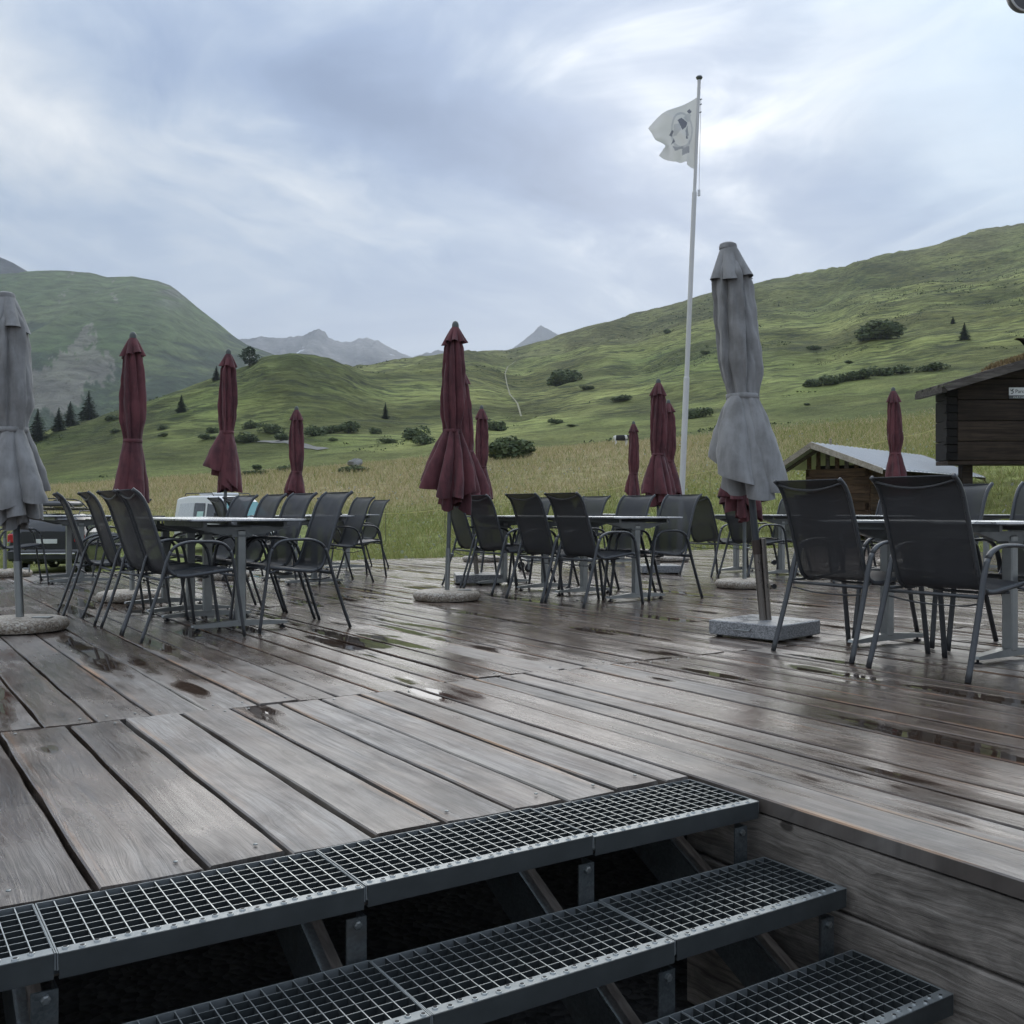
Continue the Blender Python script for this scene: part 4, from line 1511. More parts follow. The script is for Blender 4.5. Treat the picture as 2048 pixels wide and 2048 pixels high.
# joists and fascia
for k in range(15):
    s = 2.36 + k * 0.88
    MB().box((-3.8, s, -0.20), (EDGE_T - 0.06 if s < 2.0 else 17.9, s + 0.08, -0.048)).build('joist', M['stringer'], deck)
for k, (z0, z1) in enumerate(((-0.222, -0.047), (-0.425, -0.232), (-0.69, -0.435))):
    m = MB()
    vs, n = [], 30
    for i in range(n + 1):
        s = -3.4 + (2.30 + 3.4) * i / n
        wv = 0.003 * math.sin(s * 3 + k) + 0.002 * math.sin(s * 11 + k * 2)
        for (x, z) in ((EDGE_T + .008, z0 + wv), (EDGE_T + .011, z0 + .006 + wv), (EDGE_T + .011, z1 - .006 + wv * .4), (EDGE_T + .008, z1 + wv * .4), (EDGE_T + .045, z1), (EDGE_T + .045, z0)):
            vs.append((x if x > EDGE_T + .03 else EDGE_T + .02 - (x - EDGE_T), s, z))
    m.grid(vs, 6, n + 1, True)
    m.build('fascia_board', M['fascia'], deck)
for s in (-2.6, -1.2, 0.2, 1.6):
    MB().box((EDGE_T + .06, s, -0.70), (EDGE_T + .16, s + .1, -0.05)).build('post', M['fascia'], deck)

# ------------------------------------------------------------------ grating stairs
stairs = empty('metal_staircase', dk(0, 0, 0), PL)
tag(stairs, 'galvanised grating staircase leading up to the deck', 'staircase')
JT = [-1.52, -0.91, -0.305, 0.302, 0.911, 1.522, 2.098]
TREADS = [(1.990, 2.268, -0.004), (1.695, 1.972, -0.154), (1.398, 1.676, -0.304), (1.10, 1.38, -0.454)]


def panel(w, dp):
    """grating of a panel of width w and depth dp, origin front left corner"""
    g = MB(); ed = MB()
    nx = max(6, round(w / 0.0335)); ny = 8
    fr = 0.028
    for i in range(nx + 1):
        x = 0.001 + (w - 0.002) * i / nx
        g.box((x - .0010, fr, -0.026), (x + .0010, dp, -.0005)); ed.box((x - .0011, fr, -.0004), (x + .0011, dp, 0.0))  # worn bar tops as thin strips, painted brighter as if lit
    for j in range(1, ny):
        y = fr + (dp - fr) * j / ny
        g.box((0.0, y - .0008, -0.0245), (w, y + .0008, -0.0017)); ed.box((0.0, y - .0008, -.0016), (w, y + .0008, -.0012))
    e = MB()
    e.box((0.0, dp - .0015, -0.030), (w, dp + .0015, 0.001))
    e.box((-.0012, 0.0, -0.030), (.0012, dp - .002, 0.0015)); e.box((w - .0012, 0.0, -0.030), (w + .0012, dp - .002, 0.0015))
    nz = MB()
    ntop = MB().box((0.0025, 0.0, -0.0025), (w - .0025, fr, 0.0012))
    nz.box((0.0025, -.0022, -0.043), (w - .0025, -.0003, 0.0005))
    nz.box((0.0025, -.0022, -0.045), (w - .0025, 0.012, -0.0432))
    cr = MB()
    k = 0
    x = 0.016
    while x < w - 0.01:
        yy = 0.009 if k % 2 else 0.019
        n = 10
        prof = [(0.0066, 0.0012), (0.0058, 0.0040), (0.0040, 0.0044), (0.0036, 0.0016)]
        cr.lathe(prof, n, (x, yy, 0), False)
        x += 0.0275; k += 1
    hole = MB()  # black discs painting the shade inside the rings
    k = 0; x = 0.016
    while x < w - 0.01:
        yy = 0.009 if k % 2 else 0.019
        hole.lathe([(0.0001, 0.0043), (0.0045, 0.0046)], 10, (x, yy, 0), False)
        x += 0.0275; k += 1
    return g, ed, e, ntop, nz, cr, hole


pcache = {}
for ti, (s0, s1, z) in enumerate(TREADS):
    for k in range(len(JT) - 1):
        wd = JT[k + 1] - JT[k]
        # leave out panels the photograph shows nothing of
        vis = [px_of(dk(sv, tv, z)) for sv in (s0, s1) for tv in (JT[k], JT[k + 1])]
        if not any(-150 < u < 2200 and v < 2120 for u, v in vis): continue
        key = (round(wd, 3), round(s1 - s0, 3))
        if key not in pcache:
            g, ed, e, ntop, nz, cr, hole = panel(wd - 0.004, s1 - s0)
            pcache[key] = [g.mesh('grating', M['galv_dark']), ed.mesh('lit_worn_edges', M['galv_bar']), e.mesh('edge_bar', M['galv_top']), ntop.mesh('nosing', M['galv_top']), nz.mesh('front_plate', M['galv_front']), cr.mesh('grip_ring', M['galv_bar'], True), hole.mesh('grip_hole_shade', M['ink'])]
        mm_ = pcache[key]
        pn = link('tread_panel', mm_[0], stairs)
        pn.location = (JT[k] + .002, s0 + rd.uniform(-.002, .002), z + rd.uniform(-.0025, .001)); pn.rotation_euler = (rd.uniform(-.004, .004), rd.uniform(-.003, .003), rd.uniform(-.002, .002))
        for nm, me_ in zip(('lit_worn_edges', 'edge_bar', 'nosing', 'front_plate', 'grip_rings', 'grip_hole_shades'), mm_[1:]):
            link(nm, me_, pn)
# stringers with welded legs and brackets at each joint
sl = math.atan2(0.15, 0.2935)
for x in (-0.91, -0.305, 0.302, 0.911, 1.522, 2.05):
    sx = x - 0.035
    m = MB()
    p0, p1 = Vector((0, 2.40, -0.075)), Vector((0, 0.95, -0.075 - 1.45 * math.tan(sl)))
    up = Vector((0, -math.sin(sl), -math.cos(sl))) * 0.0
    nrm = Vector((0, -math.sin(sl), math.cos(sl)))
    for (xa, xb, h0, h1) in ((sx, sx + .046, -.16, -.02),):
        vs = []
        for p in (p0, p1):
            for (xx, hh_) in ((xa, h0), (xb, h0), (xb, h1), (xa, h1)):
                q = p + nrm * hh_
                vs.append((xx, q.y, q.z))
        m.add(vs, [(3, 2, 1, 0), (4, 5, 6, 7), (0, 1, 5, 4), (1, 2, 6, 5), (2, 3, 7, 6), (3, 0, 4, 7)])
    m.build('stringer', M['stringer'], stairs)
    m = MB()
    for (xa, xb, h0, h1) in ((sx - .006, sx - .001, -.165, -.028), (sx - .006, sx + .02, -.026, -.020)):
        vs = []
        for p in (p0, p1):
            for (xx, hh_) in ((xa, h0), (xb, h0), (xb, h1), (xa, h1)):
                q = p + nrm * hh_
                vs.append((xx, q.y, q.z))
        m.add(vs, [(3, 2, 1, 0), (4, 5, 6, 7), (0, 1, 5, 4), (1, 2, 6, 5), (2, 3, 7, 6), (3, 0, 4, 7)])
    m.build('stringer_plate', M['galv'], stairs)
    for (s0, s1, z) in TREADS:
        zl = -0.075 - (2.40 - (s0 + .02)) * math.tan(sl) - .045
        MB().box((x - .042, s0 + .004, zl), (x + .004, s0 + .009, z - .064)).box((x - .001, s0 + .0092, zl), (x + .004, s0 + .048, z - .064)).build('leg', M['galv'], stairs)
        MB().box((x - .032, s0 + .012, z - .040), (x + .030, s1 - .01, z - .0335)).build('bracket', M['galv'], stairs)
        MB().lathe([(.009, -.004), (.009, .004), (.005, .005)], 6, (0, 0, 0)).build('bolt', M['alu'], stairs, False, (x - .018, s0 + .001, z - .078)).rotation_euler = (R(90), 0, 0)

# ------------------------------------------------------------------ tables
def rrect(w, l, r, n=5):
    pts = []
    for cx_, cy_, a0 in ((w / 2 - r, l / 2 - r, 0), (-w / 2 + r, l / 2 - r, 90), (-w / 2 + r, -l / 2 + r, 180), (w / 2 - r, -l / 2 + r, 270)):
        for k in range(n + 1):
            a = R(a0 + 90 * k / n)
            pts.append((cx_ + r * math.cos(a), cy_ + r * math.sin(a)))
    return pts


def make_table():
    o = empty('terrace_table')
    H, Wd, Ln = 0.74, 0.80, 1.18
    tp = MB().prism(rrect(Wd, Ln, .05), 'z', H - .0105, H).build('tabletop', M['table_top'], o)
    MB().prism(rrect(Wd - .004, Ln - .004, .048), 'z', H - .0165, H - .0107).build('edge', M['table_edge'], tp)
    fr = MB()
    for x in (-.27, .27):
        fr.box((x - .012, -.50, H - .052), (x + .012, .50, H - .0167))
    fr.build('under_frame', M['alu_dark'], o)
    for sy in (-.385, .385):
        MB().bbox((-.030, sy - .030, .048), (.030, sy + .030, H - .075), .006).build('column', M['alu'], o)
        br = MB()
        br.prism([(-.34, H - .053), (.34, H - .053), (.14, H - .105), (-.14, H - .105)], 'y', sy - .022, sy + .022)
        br.box((-.07, sy - .034, H - .120), (.07, sy + .034, H - .1052))
        br.build('bracket', M['alu_dark'], o)
        ft = MB()
        ft.prism([(-.325, .030), (-.318, .044), (-.04, .066), (.04, .066), (.318, .044), (.325, .030), (.30, .024), (-.30, .024)], 'y', sy - .026, sy + .026)
        f = ft.build('foot_bar', M['alu'], o)
        for sx in (-.29, .29):
            MB().lathe([(.022, 0), (.022, .008), (.007, .012), (.007, .0245)], 12, (sx, sy, 0)).build('levelling_foot', M['rubber'], f, True)
    return o


# ------------------------------------------------------------------ sling chairs
def make_chair():
    o = empty('sling_chair')
    for k in (-1, 1):
        ctrl = [(k * .272, .315, 0), (k * .268, .285, .22), (k * .264, .25, .47), (k * .263, .225, .565), (k * .262, .165, .617), (k * .262, .05, .627),
                (k * .262, -.05, .622), (k * .261, -.125, .585), (k * .26, -.165, .50), (k * .262, -.195, .385), (k * .268, -.255, .19), (k * .274, -.318, 0)]
        P = catmull(ctrl, 4)
        fl, ar, rl = P[:13], P[12:30], P[29:]
        MB().tube(fl, .0105, 8, .0170, True, (1, 0, 0)).build('leg', M['chair_metal'], o, 'all')
        MB().tube(ar, .0105, 8, .0175, True, (1, 0, 0)).build('armrest', M['chair_metal'], o, 'all')
        MB().tube(rl, .0105, 8, .0170, True, (1, 0, 0)).build('leg', M['chair_metal'], o, 'all')
    seat_ctrl = [(.262, .418), (.245, .436), (.15, .428), (.03, .412), (-.065, .405), (-.128, .432), (-.160, .50), (-.204, .64), (-.248, .78), (-.276, .862), (-.312, .925), (-.356, .962)]
    S = catmull([(0, a, b) for a, b in seat_ctrl], 4)
    ks = 18
    sf = MB(); bf = MB()
    for k in (-1, 1):
        sf.tube([(k * .226, p.y, p.z) for p in S[:ks + 1]], .0095, 8, .0125)
        bf.tube([(k * .226, p.y, p.z) for p in S[ks:]], .0105, 8, .0125)
        sf.tube([(k * .226, .17, .418), (k * .262, .262, .40)], .008, 6)
        sf.tube([(k * .226, -.11, .405), (k * .262, -.185, .40)], .008, 6)
    sf.tube([(-.222, .10, .398), (-.12, .10, .385), (.12, .10, .385), (.222, .10, .398)], .008, 8)
    sf.build('seat_frame', M['chair_metal'], o, 'all')
    bf.tube(catmull([(-.224, -.334, .940), (-.11, -.330, .914), (0, -.326, .905), (.11, -.330, .914), (.224, -.334, .940)], 4), .0065, 8)
    bf.build('back_frame', M['chair_metal'], o, 'all')
    MB().tube([(-.262, -.190, .388), (.262, -.190, .388)], .0095, 8).build('crossbar', M['chair_metal'], o, 'all')
    MB().tube(catmull([(-.255, -.18, .36), (-.12, -.14, .335), (.12, -.14, .335), (.255, -.18, .36)], 5), .0045, 6).build('brace', M['chair_metal'], o, 'all')
    def sheet(pts, sag):
        m = MB(); n = 9
        vs = []
        for i, p in enumerate(pts):
            a = pts[max(i - 1, 0)]; b = pts[min(i + 1, len(pts) - 1)]
            tg = (b - a).normalized()
            nr_ = Vector((0, -tg.z, tg.y)) if True else None
            f = i / (len(pts) - 1)
            for k in range(n):
                x = -1 + 2 * k / (n - 1)
                d_ = sag * (1 - x * x) * math.sin(math.pi * min(1, .25 + f * .6))
                q = p - nr_ * d_
                vs.append((x * .222, q.y, q.z))
        m.grid(vs, n, len(pts))
        return m
    sheet(S[1:ks + 2], .016).build('seat', M['sling'], o, 'all')
    sheet(S[ks + 1:], -.014).build('backrest', M['sling'], o, 'all')
    hm = MB()
    q = S[-1]
    hm.tube([(-.222, q.y + .002, q.z - .003), (.222, q.y + .002, q.z - .003)], .0045, 6)
    hm.build('hem', M['sling'], o, 'all')
    return o


FE = math.atan2(-CD, SD)      # facing +e (away to the right)
FW = FE + math.pi             # facing -e
FD = PL                       # facing along the planks, away
table0, chair0 = make_table(), make_chair()
used = {'t': False, 'c': False}


def place_table(s, t, label, rz=0.0, z=0.0):
    o = table0 if not used['t'] else copy_tree(table0)
    used['t'] = True
    o.location = dk(s, t, z); o.rotation_euler = (0, 0, PL + rz)
    tag(o, label, 'table', 'grey pedestal tables on the deck')


def place_chair(s, t, face, label, jit=0.0):
    o = chair0 if not used['c'] else copy_tree(chair0)
    used['c'] = True
    o.location = dk(s, t, 0.001); o.rotation_euler = (0, 0, face + R(jit))
    o.scale = (1, 1, 0.962 if t < 3.2 else (0.98 if t < 6.8 and s > 5 else 1.0))
    tag(o, label, 'chair', 'charcoal sling chairs on the deck')


place_table(7.10, 2.16, 'grey pedestal table, nearer half of the long table at left')
place_table(8.36, 2.17, 'grey pedestal table, farther half of the long table at left')
place_table(7.38, 5.82, 'grey pedestal table, nearer half of the long middle table')
place_table(8.82, 5.83, 'grey pedestal table, farther half of the long middle table')
place_table(3.50, 5.17, 'wet grey pedestal table at the right edge beside two big chairs')
place_table(10.75, 4.14, 'grey pedestal table behind the long left table in front of the van')
place_table(13.1, 5.55, 'grey pedestal table at the far deck edge by the lone facing chair')
place_table(12.25, 2.05, 'grey pedestal table far left in front of the black car')
place_table(9.10, 9.57, 'grey pedestal table behind the round base of the hidden maroon parasol')
place_table(7.55, 9.60, 'grey pedestal table behind the two big right chairs')
place_table(12.3, 9.65, 'grey pedestal table near the far deck edge right of the middle')
place_table(7.6, 12.7, 'grey pedestal table far right below the dark log hut')

for a in [
    (6.58, 1.74, FE, 'charcoal sling chair, nearest of four backs along the left long table', 0),
    (7.06, 1.72, FE, 'charcoal sling chair, second of four backs along the left long table', 2),
    (7.72, 1.70, FE, 'charcoal sling chair, third of four backs along the left long table', -2),
    (8.27, 1.60, FE, 'charcoal sling chair, last of four backs along the left long table', -6),
    (6.68, 2.50, FW, 'charcoal sling chair facing left, nearest on the right side of the left long table', 0),
    (7.30, 2.49, FW, 'charcoal sling chair facing left, second on the right side of the left long table', 1),
    (7.92, 2.49, FW, 'charcoal sling chair facing left, third on the right side of the left long table', -1),
    (8.62, 2.49, FW, 'charcoal sling chair facing left, last on the right side of the left long table', 2),
    (6.93, 5.30, FE, 'charcoal sling chair, nearest of the backs along the long middle table', 0),
    (7.49, 5.26, FE, 'charcoal sling chair, second of the backs along the long middle table', 1),
    (8.45, 5.36, FE, 'charcoal sling chair, third of the backs along the long middle table', 0),
    (9.10, 5.46, FE, 'charcoal sling chair beside the pole of the big maroon parasol', -10),
    (7.10, 6.14, FW, 'charcoal sling chair facing left, nearest on the far side of the middle table', 0),
    (7.72, 6.12, FW, 'charcoal sling chair facing left, second on the far side of the middle table', 1),
    (8.42, 6.12, FW, 'charcoal sling chair facing left, third on the far side of the middle table', -1),
    (9.45, 6.16, FW, 'charcoal sling chair facing left, last on the far side of the middle table', 3),
    (3.07, 4.62, FE, 'big charcoal sling chair seen from behind at the right edge table', 0),
    (3.76, 4.68, FE, 'charcoal sling chair seen from behind between granite base and right edge table', -1),
    (3.88, 5.52, FW, 'charcoal sling chair facing left across the right edge table', 0),
    (3.22, 5.50, FW, 'charcoal sling chair facing left at the very right edge of the picture', 0),
    (10.53, 4.47, FW, 'charcoal sling chair facing left by the grass right of the left long table', 0),
    (13.10, 5.90, FW, 'farthest charcoal sling chair facing left by the grass at the deck edge', 0),
    (11.05, 3.78, FE, 'charcoal sling chair back in front of the van windscreen', 0),
    (11.72, 3.80, FE, 'charcoal sling chair back in front of the van front door', -2),
    (12.2, 1.42, FE, 'charcoal sling chair below the grey parasol canopy by the black car', 0),
    (12.5, 2.52, FW, 'charcoal sling chair right of the black car facing left', 4),
    (9.13, 8.84, FE, 'charcoal sling chair back right behind the middle table end', 0),
    (8.55, 8.92, FE, 'charcoal sling chair back behind the hidden maroon parasol pole', -8),
    (7.45, 8.98, FE, 'charcoal sling chair back between grey parasol pole and nearest right chair', 0),
    (9.15, 9.98, FW, 'charcoal sling chair facing left beyond the round pebble base', 0),
    (7.60, 9.98, FW, 'charcoal sling chair facing left seen between the two big right chairs', 0),
    (12.4, 9.98, FW, 'charcoal sling chair facing left near the far deck edge', 0),
    (12.2, 9.05, FE, 'charcoal sling chair back near the far deck edge', 0),
    (7.45, 13.05, FW, 'far charcoal sling chair below the dark log hut', 0),
    (11.3, 5.0, FE, 'charcoal sling chair back beside the granite slab of the second maroon parasol', 0),
]:
    place_chair(*a)

# ------------------------------------------------------------------ folded parasols
def umbrella(loc, H, kind, base, seed, label, lean=(0.0, 0.0), belt_d=0.97, bottom=0.50, fl=0.19, scale=1.0, base_rz=0.0, group=None, pleats=5, side=None, drop=.22):
    """folded parasol: base, pole, canopy, top vent, strap, finial. H = height of the tip"""
    rg = random.Random(seed)
    o = empty('folded_parasol', loc)
    tag(o, label, 'parasol', group or ('folded maroon parasols' if kind == 'maroon' else 'folded grey parasols'))
    cm = M['maroon'] if kind == 'maroon' else M['greycloth']
    big = kind != 'maroon'
    L = lambda p: (p[0] + lean[0] * p[2], p[1] + lean[1] * p[2], p[2])
    # base
    bh = 0.088
    if base == 'disc':
        MB().lathe([(.24, 0), (.285, .006), (.300, .030), (.300, .052), (.285, .072), (.25, .084), (.09, .090)], 40).build('base', M['pebble'], o, True)
        MB().tube([L((0, 0, .088)), L((0, 0, .46))], .026 if big else .022, 16).build('sleeve', M['alu'], o, True)
        kb = MB(); kb.tube([(.02, 0, .41), (.058, .0, .41)], .006, 8); kb.tube([(.058, 0, .385), (.058, 0, .435)], .005, 8)
        kb.build('clamp_screw', M['alu'], o, True)
        MB().bbox((.10, -.06, .0885), (.22, .0, .094), .002).build('name_plate', M['alu'], o)
    else:
        b = MB().bbox((-.25, -.25, .014), (.25, .25, .105), .006).build('base', M['granite'], o)
        b.rotation_euler = (0, 0, base_rz)
        fe = MB()
        for x in (-.2, .2):
            for y in (-.2, .2): fe.lathe([(.02, 0), (.02, .0138)], 10, (x, y, 0))
        fe.build('feet', M['rubber'], b)
        if base == 'slab_big':
            MB().tube([L((0.035, 0, .105)), (.035 + lean[0] * .5, lean[1] * .5, .62)], .019, 14).build('sleeve', M['bronze'], o, True)
            for z in (.47, .32):
                MB().tube([(.045, -.02, z), (.05, -.05, z)], [.012, .017], 10).build('clamp_knob', M['black_plastic'], o, True)
            MB().tube([L((0, 0, .10)), L((0, 0, .58))], .023, 14).build('lower_pole', M['bronze'], o, True)
            MB().tube([L((0, 0, .52)), L((0, 0, .61))], .0265, 14).build('collar', simple_cache('brown_collar', (0.055, 0.036, 0.026), 0.5), o, True)
            hn = MB(); hn.tube([(-.06, -.251, .07), (-.06, -.268, .06), (.06, -.268, .06), (.06, -.251, .07)], .004, 6)
            hn.build('handle', M['alu'], b)
        else:
            MB().tube([L((0, 0, .10)), L((0, 0, .34))], .026, 14).build('sleeve', M['bronze'], o, True)
            hn = MB(); hn.tube([(-.06, -.251, .07), (-.06, -.268, .06), (.06, -.268, .06), (.06, -.251, .07)], .004, 6)
            hn.build('handle', M['alu'], b)
    MB().tube([L((0, 0, .10)), L((0, 0, H - .06))], .022 if big else .0185, 14).build('pole', M['dark_pole'] if big else M['alu_dark'], o, True)
    # canopy
    zb = H - belt_d                     # strap height
    nl = rg.choice((7, 8)) if not big else 6
    offs = [rg.uniform(-.28, .28) for _ in range(nl)]
    amps = [rg.uniform(.6, 1.3) for _ in range(nl)]
    hems = [rg.uniform(-1, 1) for _ in range(nl)]
    twist = rg.choice((-1, 1)) * rg.uniform(.25, .6)
    NT_ = 120
    side = rg.uniform(0, 6.28) if side is None else side
    po = [rg.uniform(-.35, .35) for _ in range(12)]; pa = [rg.uniform(.55, 1.35) for _ in range(12)]; ph_ = [rg.uniform(-1, 1) for _ in range(12)]

    def lobe(th, tw, wrap=False):
        """fold profile: 0 in the creases, 1 on the ridges, with lobe index blend"""
        q = ((th + tw) / (2 * math.pi) * nl) % nl
        i = int(q); f = q - i
        f = min(1, max(0, f + offs[i] * f * (1 - f) * 2))
        if wrap:                                  # cloth wound round the pole: slow rise, sharp fall
            q_ = max(0.0, (f - .84) / .16)
            r_ = (.15 + .85 * f ** .55) * (1 - q_ * q_ * (3 - 2 * q_)) + .10 * q_
        else:
            r_ = abs(math.sin(math.pi * f)) ** 0.55
        return r_ * amps[i] + (1 - amps[i]) * .35, hems[i] * r_ + (1 - r_) * .2 * hems[i - 1]

    def fold(th, n_, k0):
        q = (th / (2 * math.pi) * n_) % n_
        i = int(q); f = q - i
        f = min(1, max(0, f + po[(i + k0) % 12] * f * (1 - f) * 2.4))
        r_ = abs(math.sin(math.pi * f)) ** 0.5
        a_ = pa[(i + k0) % 12]
        return r_ * a_ + (1 - a_) * .4, ph_[(i + k0) % 12] * r_ + (1 - r_) * .2 * ph_[(i + k0 - 1) % 12]

    c0 = [rg.uniform(0, 6.28) for _ in range(8)]

    def crum(th, z):
        """small creases of slack cloth"""
        a = math.sin(5 * th + 9 * z + c0[0]) * math.sin(23 * z - 3 * th + c0[1])
        b = math.sin(11 * th - 17 * z + c0[2]) * math.sin(31 * z + 4 * th + c0[3])
        c = abs(math.sin(4 * th + 14 * z + c0[4] + 1.5 * math.sin(7 * z + c0[5])))
        return (.004 * a + .0025 * b - .004 * (1 - c) ** 4) * (1.4 if big else 1.0)

    rows = []
    top_r = .074 if not big else .112
    mid_r = .104 if not big else .140
    blt_r = .078 if not big else .098
    ztop = H - .10
    nb = 26
    for j in range(nb + 1):
        f = j / nb
        z = ztop + (zb - ztop) * f
        if f < .75:
            r0 = top_r + (mid_r - top_r) * math.sin(f / .75 * math.pi / 2)
        else:
            g_ = (f - .75) / .25
            r0 = mid_r + (blt_r - mid_r) * (g_ * g_ * (3 - 2 * g_))
        r0 *= min(1.0, .50 + .50 * f / .16)
        A = .44 * (1 - .30 * f)
        row = []
        for k in range(NT_):
            th = 2 * math.pi * k / NT_
            lb, _ = lobe(th, twist * f, True)
            wob = 1 + .05 * math.sin(3 * th + 5 * f + side) + .03 * math.sin(7 * th - 9 * f)
            r = r0 * (1 - A + A * 1.25 * lb) * wob + crum(th, z)
            row.append(L((r * math.cos(th), r * math.sin(th), z)))
        rows.append(row)
    body = MB()
    body.grid([p for r_ in rows for p in r_], NT_, len(rows), True)
    # skirt below the strap: outer layer
    def skirt(r_in, r_out, length, A0, hem_amp, tw, ph, m, drop_side, n_, k0):
        ns = 18
        rr_ = []
        for j in range(ns + 1):
            f = j / ns
            row = []
            for k in range(NT_):
                th = 2 * math.pi * k / NT_
                lb, hm = fold(th + ph + tw * .4 * (1 - f), n_, k0)
                ln = length * (1 + hem_amp * hm + drop_side * math.cos(th - side))
                r0 = r_in + (r_out - r_in) * (1 - (1 - f) ** 1.5) * (1 - .25 * max(0, drop_side) * (1 + math.cos(th - side)) * f)
                A = .25 + (A0 - .25) * f
                r = r0 * (1 - A + A * 1.3 * lb) * (1 + .06 * math.sin(2 * th + side) * f)
                r += crum(th + ph, f * .6 + zb) * .7
                if f > .85: r += .012 * math.sin(9 * th + side) * (f - .85) / .15
                row.append(L((r * math.cos(th), r * math.sin(th), zb - ln * f)))
            rr_.append(row)
        m.grid([p for r_ in rr_ for p in r_], NT_, ns + 1, True)
    skirt(blt_r * 1.0, fl, bottom * .80, .52, rg.uniform(.10, .22), twist, 0.0, body, drop, pleats, 0)
    skirt(blt_r * .86, fl * .74, bottom * .98, .56, rg.uniform(.08, .16), twist * 1.3, .5, body, drop * .55, max(4, pleats - 1), 5)
    skirt(blt_r * .70, fl * .40, bottom * 1.10, .45, .06, twist * 1.6, 1.0, body, 0.0, 4, 8)
    body.build('canopy', cm, o, 'all')
    # strap
    MB().grid([L(((blt_r * 1.02 + d_) * math.cos(2 * math.pi * k / 32), (blt_r * 1.02 + d_) * math.sin(2 * math.pi * k / 32), zb + z_))
               for d_, z_ in ((-.004, .019), (.003, .017), (.004, -.014), (-.003, -.017)) for k in range(32)], 32, 4, True).build('strap', cm, o, 'all')
    # vent cap on top
    cap = MB()
    rr_ = []
    clen = .155 if not big else .21
    for j in range(9):
        f = j / 8
        row = []
        for k in range(NT_):
            th = 2 * math.pi * k / NT_
            lb, hm = lobe(th + .3, 0)
            r0 = (.030 + (.100 - .030) * f ** .8) if not big else (.052 + (.135 - .052) * f ** .9)
            r = r0 * (1 - .42 * f + .56 * f * lb)
            row.append(L((r * math.cos(th), r * math.sin(th), H - .055 - clen * f * (1 - .18 * hm * f))))
        rr_.append(row)
    cap.grid([p for r_ in rr_ for p in r_], NT_, 9, True)
    cap.build('vent', cm, o, 'all')
    fi = MB()
    if not big:
        fi.lathe([(.030, -.075), (.032, -.055), (.030, -.028), (.020, -.008), (.006, 0)], 16, L((0, 0, H)))
    else:
        fi.lathe([(.056, -.062), (.057, -.05), (.052, -.032), (.034, -.022), (.01, -.02)], 20, L((0, 0, H)))
    fi.build('finial', M['finial'] if not big else cm, o, True)
    return o


_sc = {}


def simple_cache(name, *a):
    if name not in _sc: _sc[name] = simple(name, *a)
    return _sc[name]


def ground_xy(u, Y):
    return Vector(((u - CX) / F * Y, Y, 0.0))


umbrella(ground_xy(41, 6.75), 2.27, 'grey', 'disc', 101, 'folded grey parasol cut by the left picture edge on a pebble concrete base', (-.042, 0), .94, .58, .225, pleats=7, side=3.6, drop=.12)
umbrella(ground_xy(10, 12.2), 2.30, 'maroon', 'disc', 114, 'folded maroon parasol hidden behind the grey parasol at the left edge', (0, 0), .97, .5)
umbrella(ground_xy(264, 9.0), 2.38, 'maroon', 'disc', 102, 'folded maroon parasol, leftmost, standing behind the left chair backs', (.004, 0), .97, .60, .150, pleats=4, side=5.6, drop=.16)
umbrella(ground_xy(447, 11.8), 2.67, 'maroon', 'disc', 103, 'tall folded maroon parasol in front of the white van', (.022, 0), .97, .62, .20, pleats=4, side=0.2, drop=.34)
umbrella(ground_xy(593, 14.85), 2.32, 'maroon', 'disc', 104, 'small folded maroon parasol behind the chairs of the left long table', (.0, 0), .97, .5, .15)
umbrella(ground_xy(893.5, 9.05), 2.485, 'maroon', 'disc', 105, 'biggest folded maroon parasol on a round pebble base in the middle', (.031, 0), .985, .62, .235, pleats=9, side=-.6, drop=.22)
umbrella(ground_xy(955, 11.1), 2.40, 'maroon', 'slab', 106, 'folded maroon parasol close behind the biggest one on a granite slab', (-.082, 0), .97, .62, .205, base_rz=.1, pleats=8, side=.4, drop=.1)
umbrella(ground_xy(963, 15.9), 2.44, 'maroon', 'disc', 107, 'folded maroon parasol, rearmost of the three together in the middle', (0, 0), .97, .55, .17)
umbrella(ground_xy(1267, 18.6), 2.43, 'maroon', 'disc', 108, 'smallest folded maroon parasol beside the grazing cow', (0, 0), .97, .5, .15)
umbrella(ground_xy(1316, 12.9), 2.47, 'maroon', 'slab', 109, 'folded maroon parasol left of the flagpole foot on a granite slab', (.002, 0), .97, .60, .215, base_rz=.05, pleats=6, side=-1.2, drop=.08)
umbrella(ground_xy(1340, 15.8), 2.52, 'maroon', 'disc', 110, 'folded maroon parasol squeezed between its neighbour and the flagpole foot', (-.01, 0), .97, .55, .19)
umbrella(ground_xy(1489, 10.5), 2.42, 'maroon', 'disc', 111, 'folded maroon parasol hidden behind the big grey parasol', (.0, 0), .97, .68, .235, pleats=7, side=3.4, drop=-.05)
umbrella(ground_xy(1797, 14.7), 2.58, 'maroon', 'disc', 112, 'folded maroon parasol in front of the shed with the metal roof', (-.03, 0), .97, .58, .16)
umbrella(Vector((1.60, 6.43, 0)), 2.515, 'grey', 'slab_big', 213, 'big folded grey parasol leaning on a square granite slab', (-.092, 0), 1.0, .55, .265, base_rz=R(-46), pleats=4, side=4.8, drop=.30)

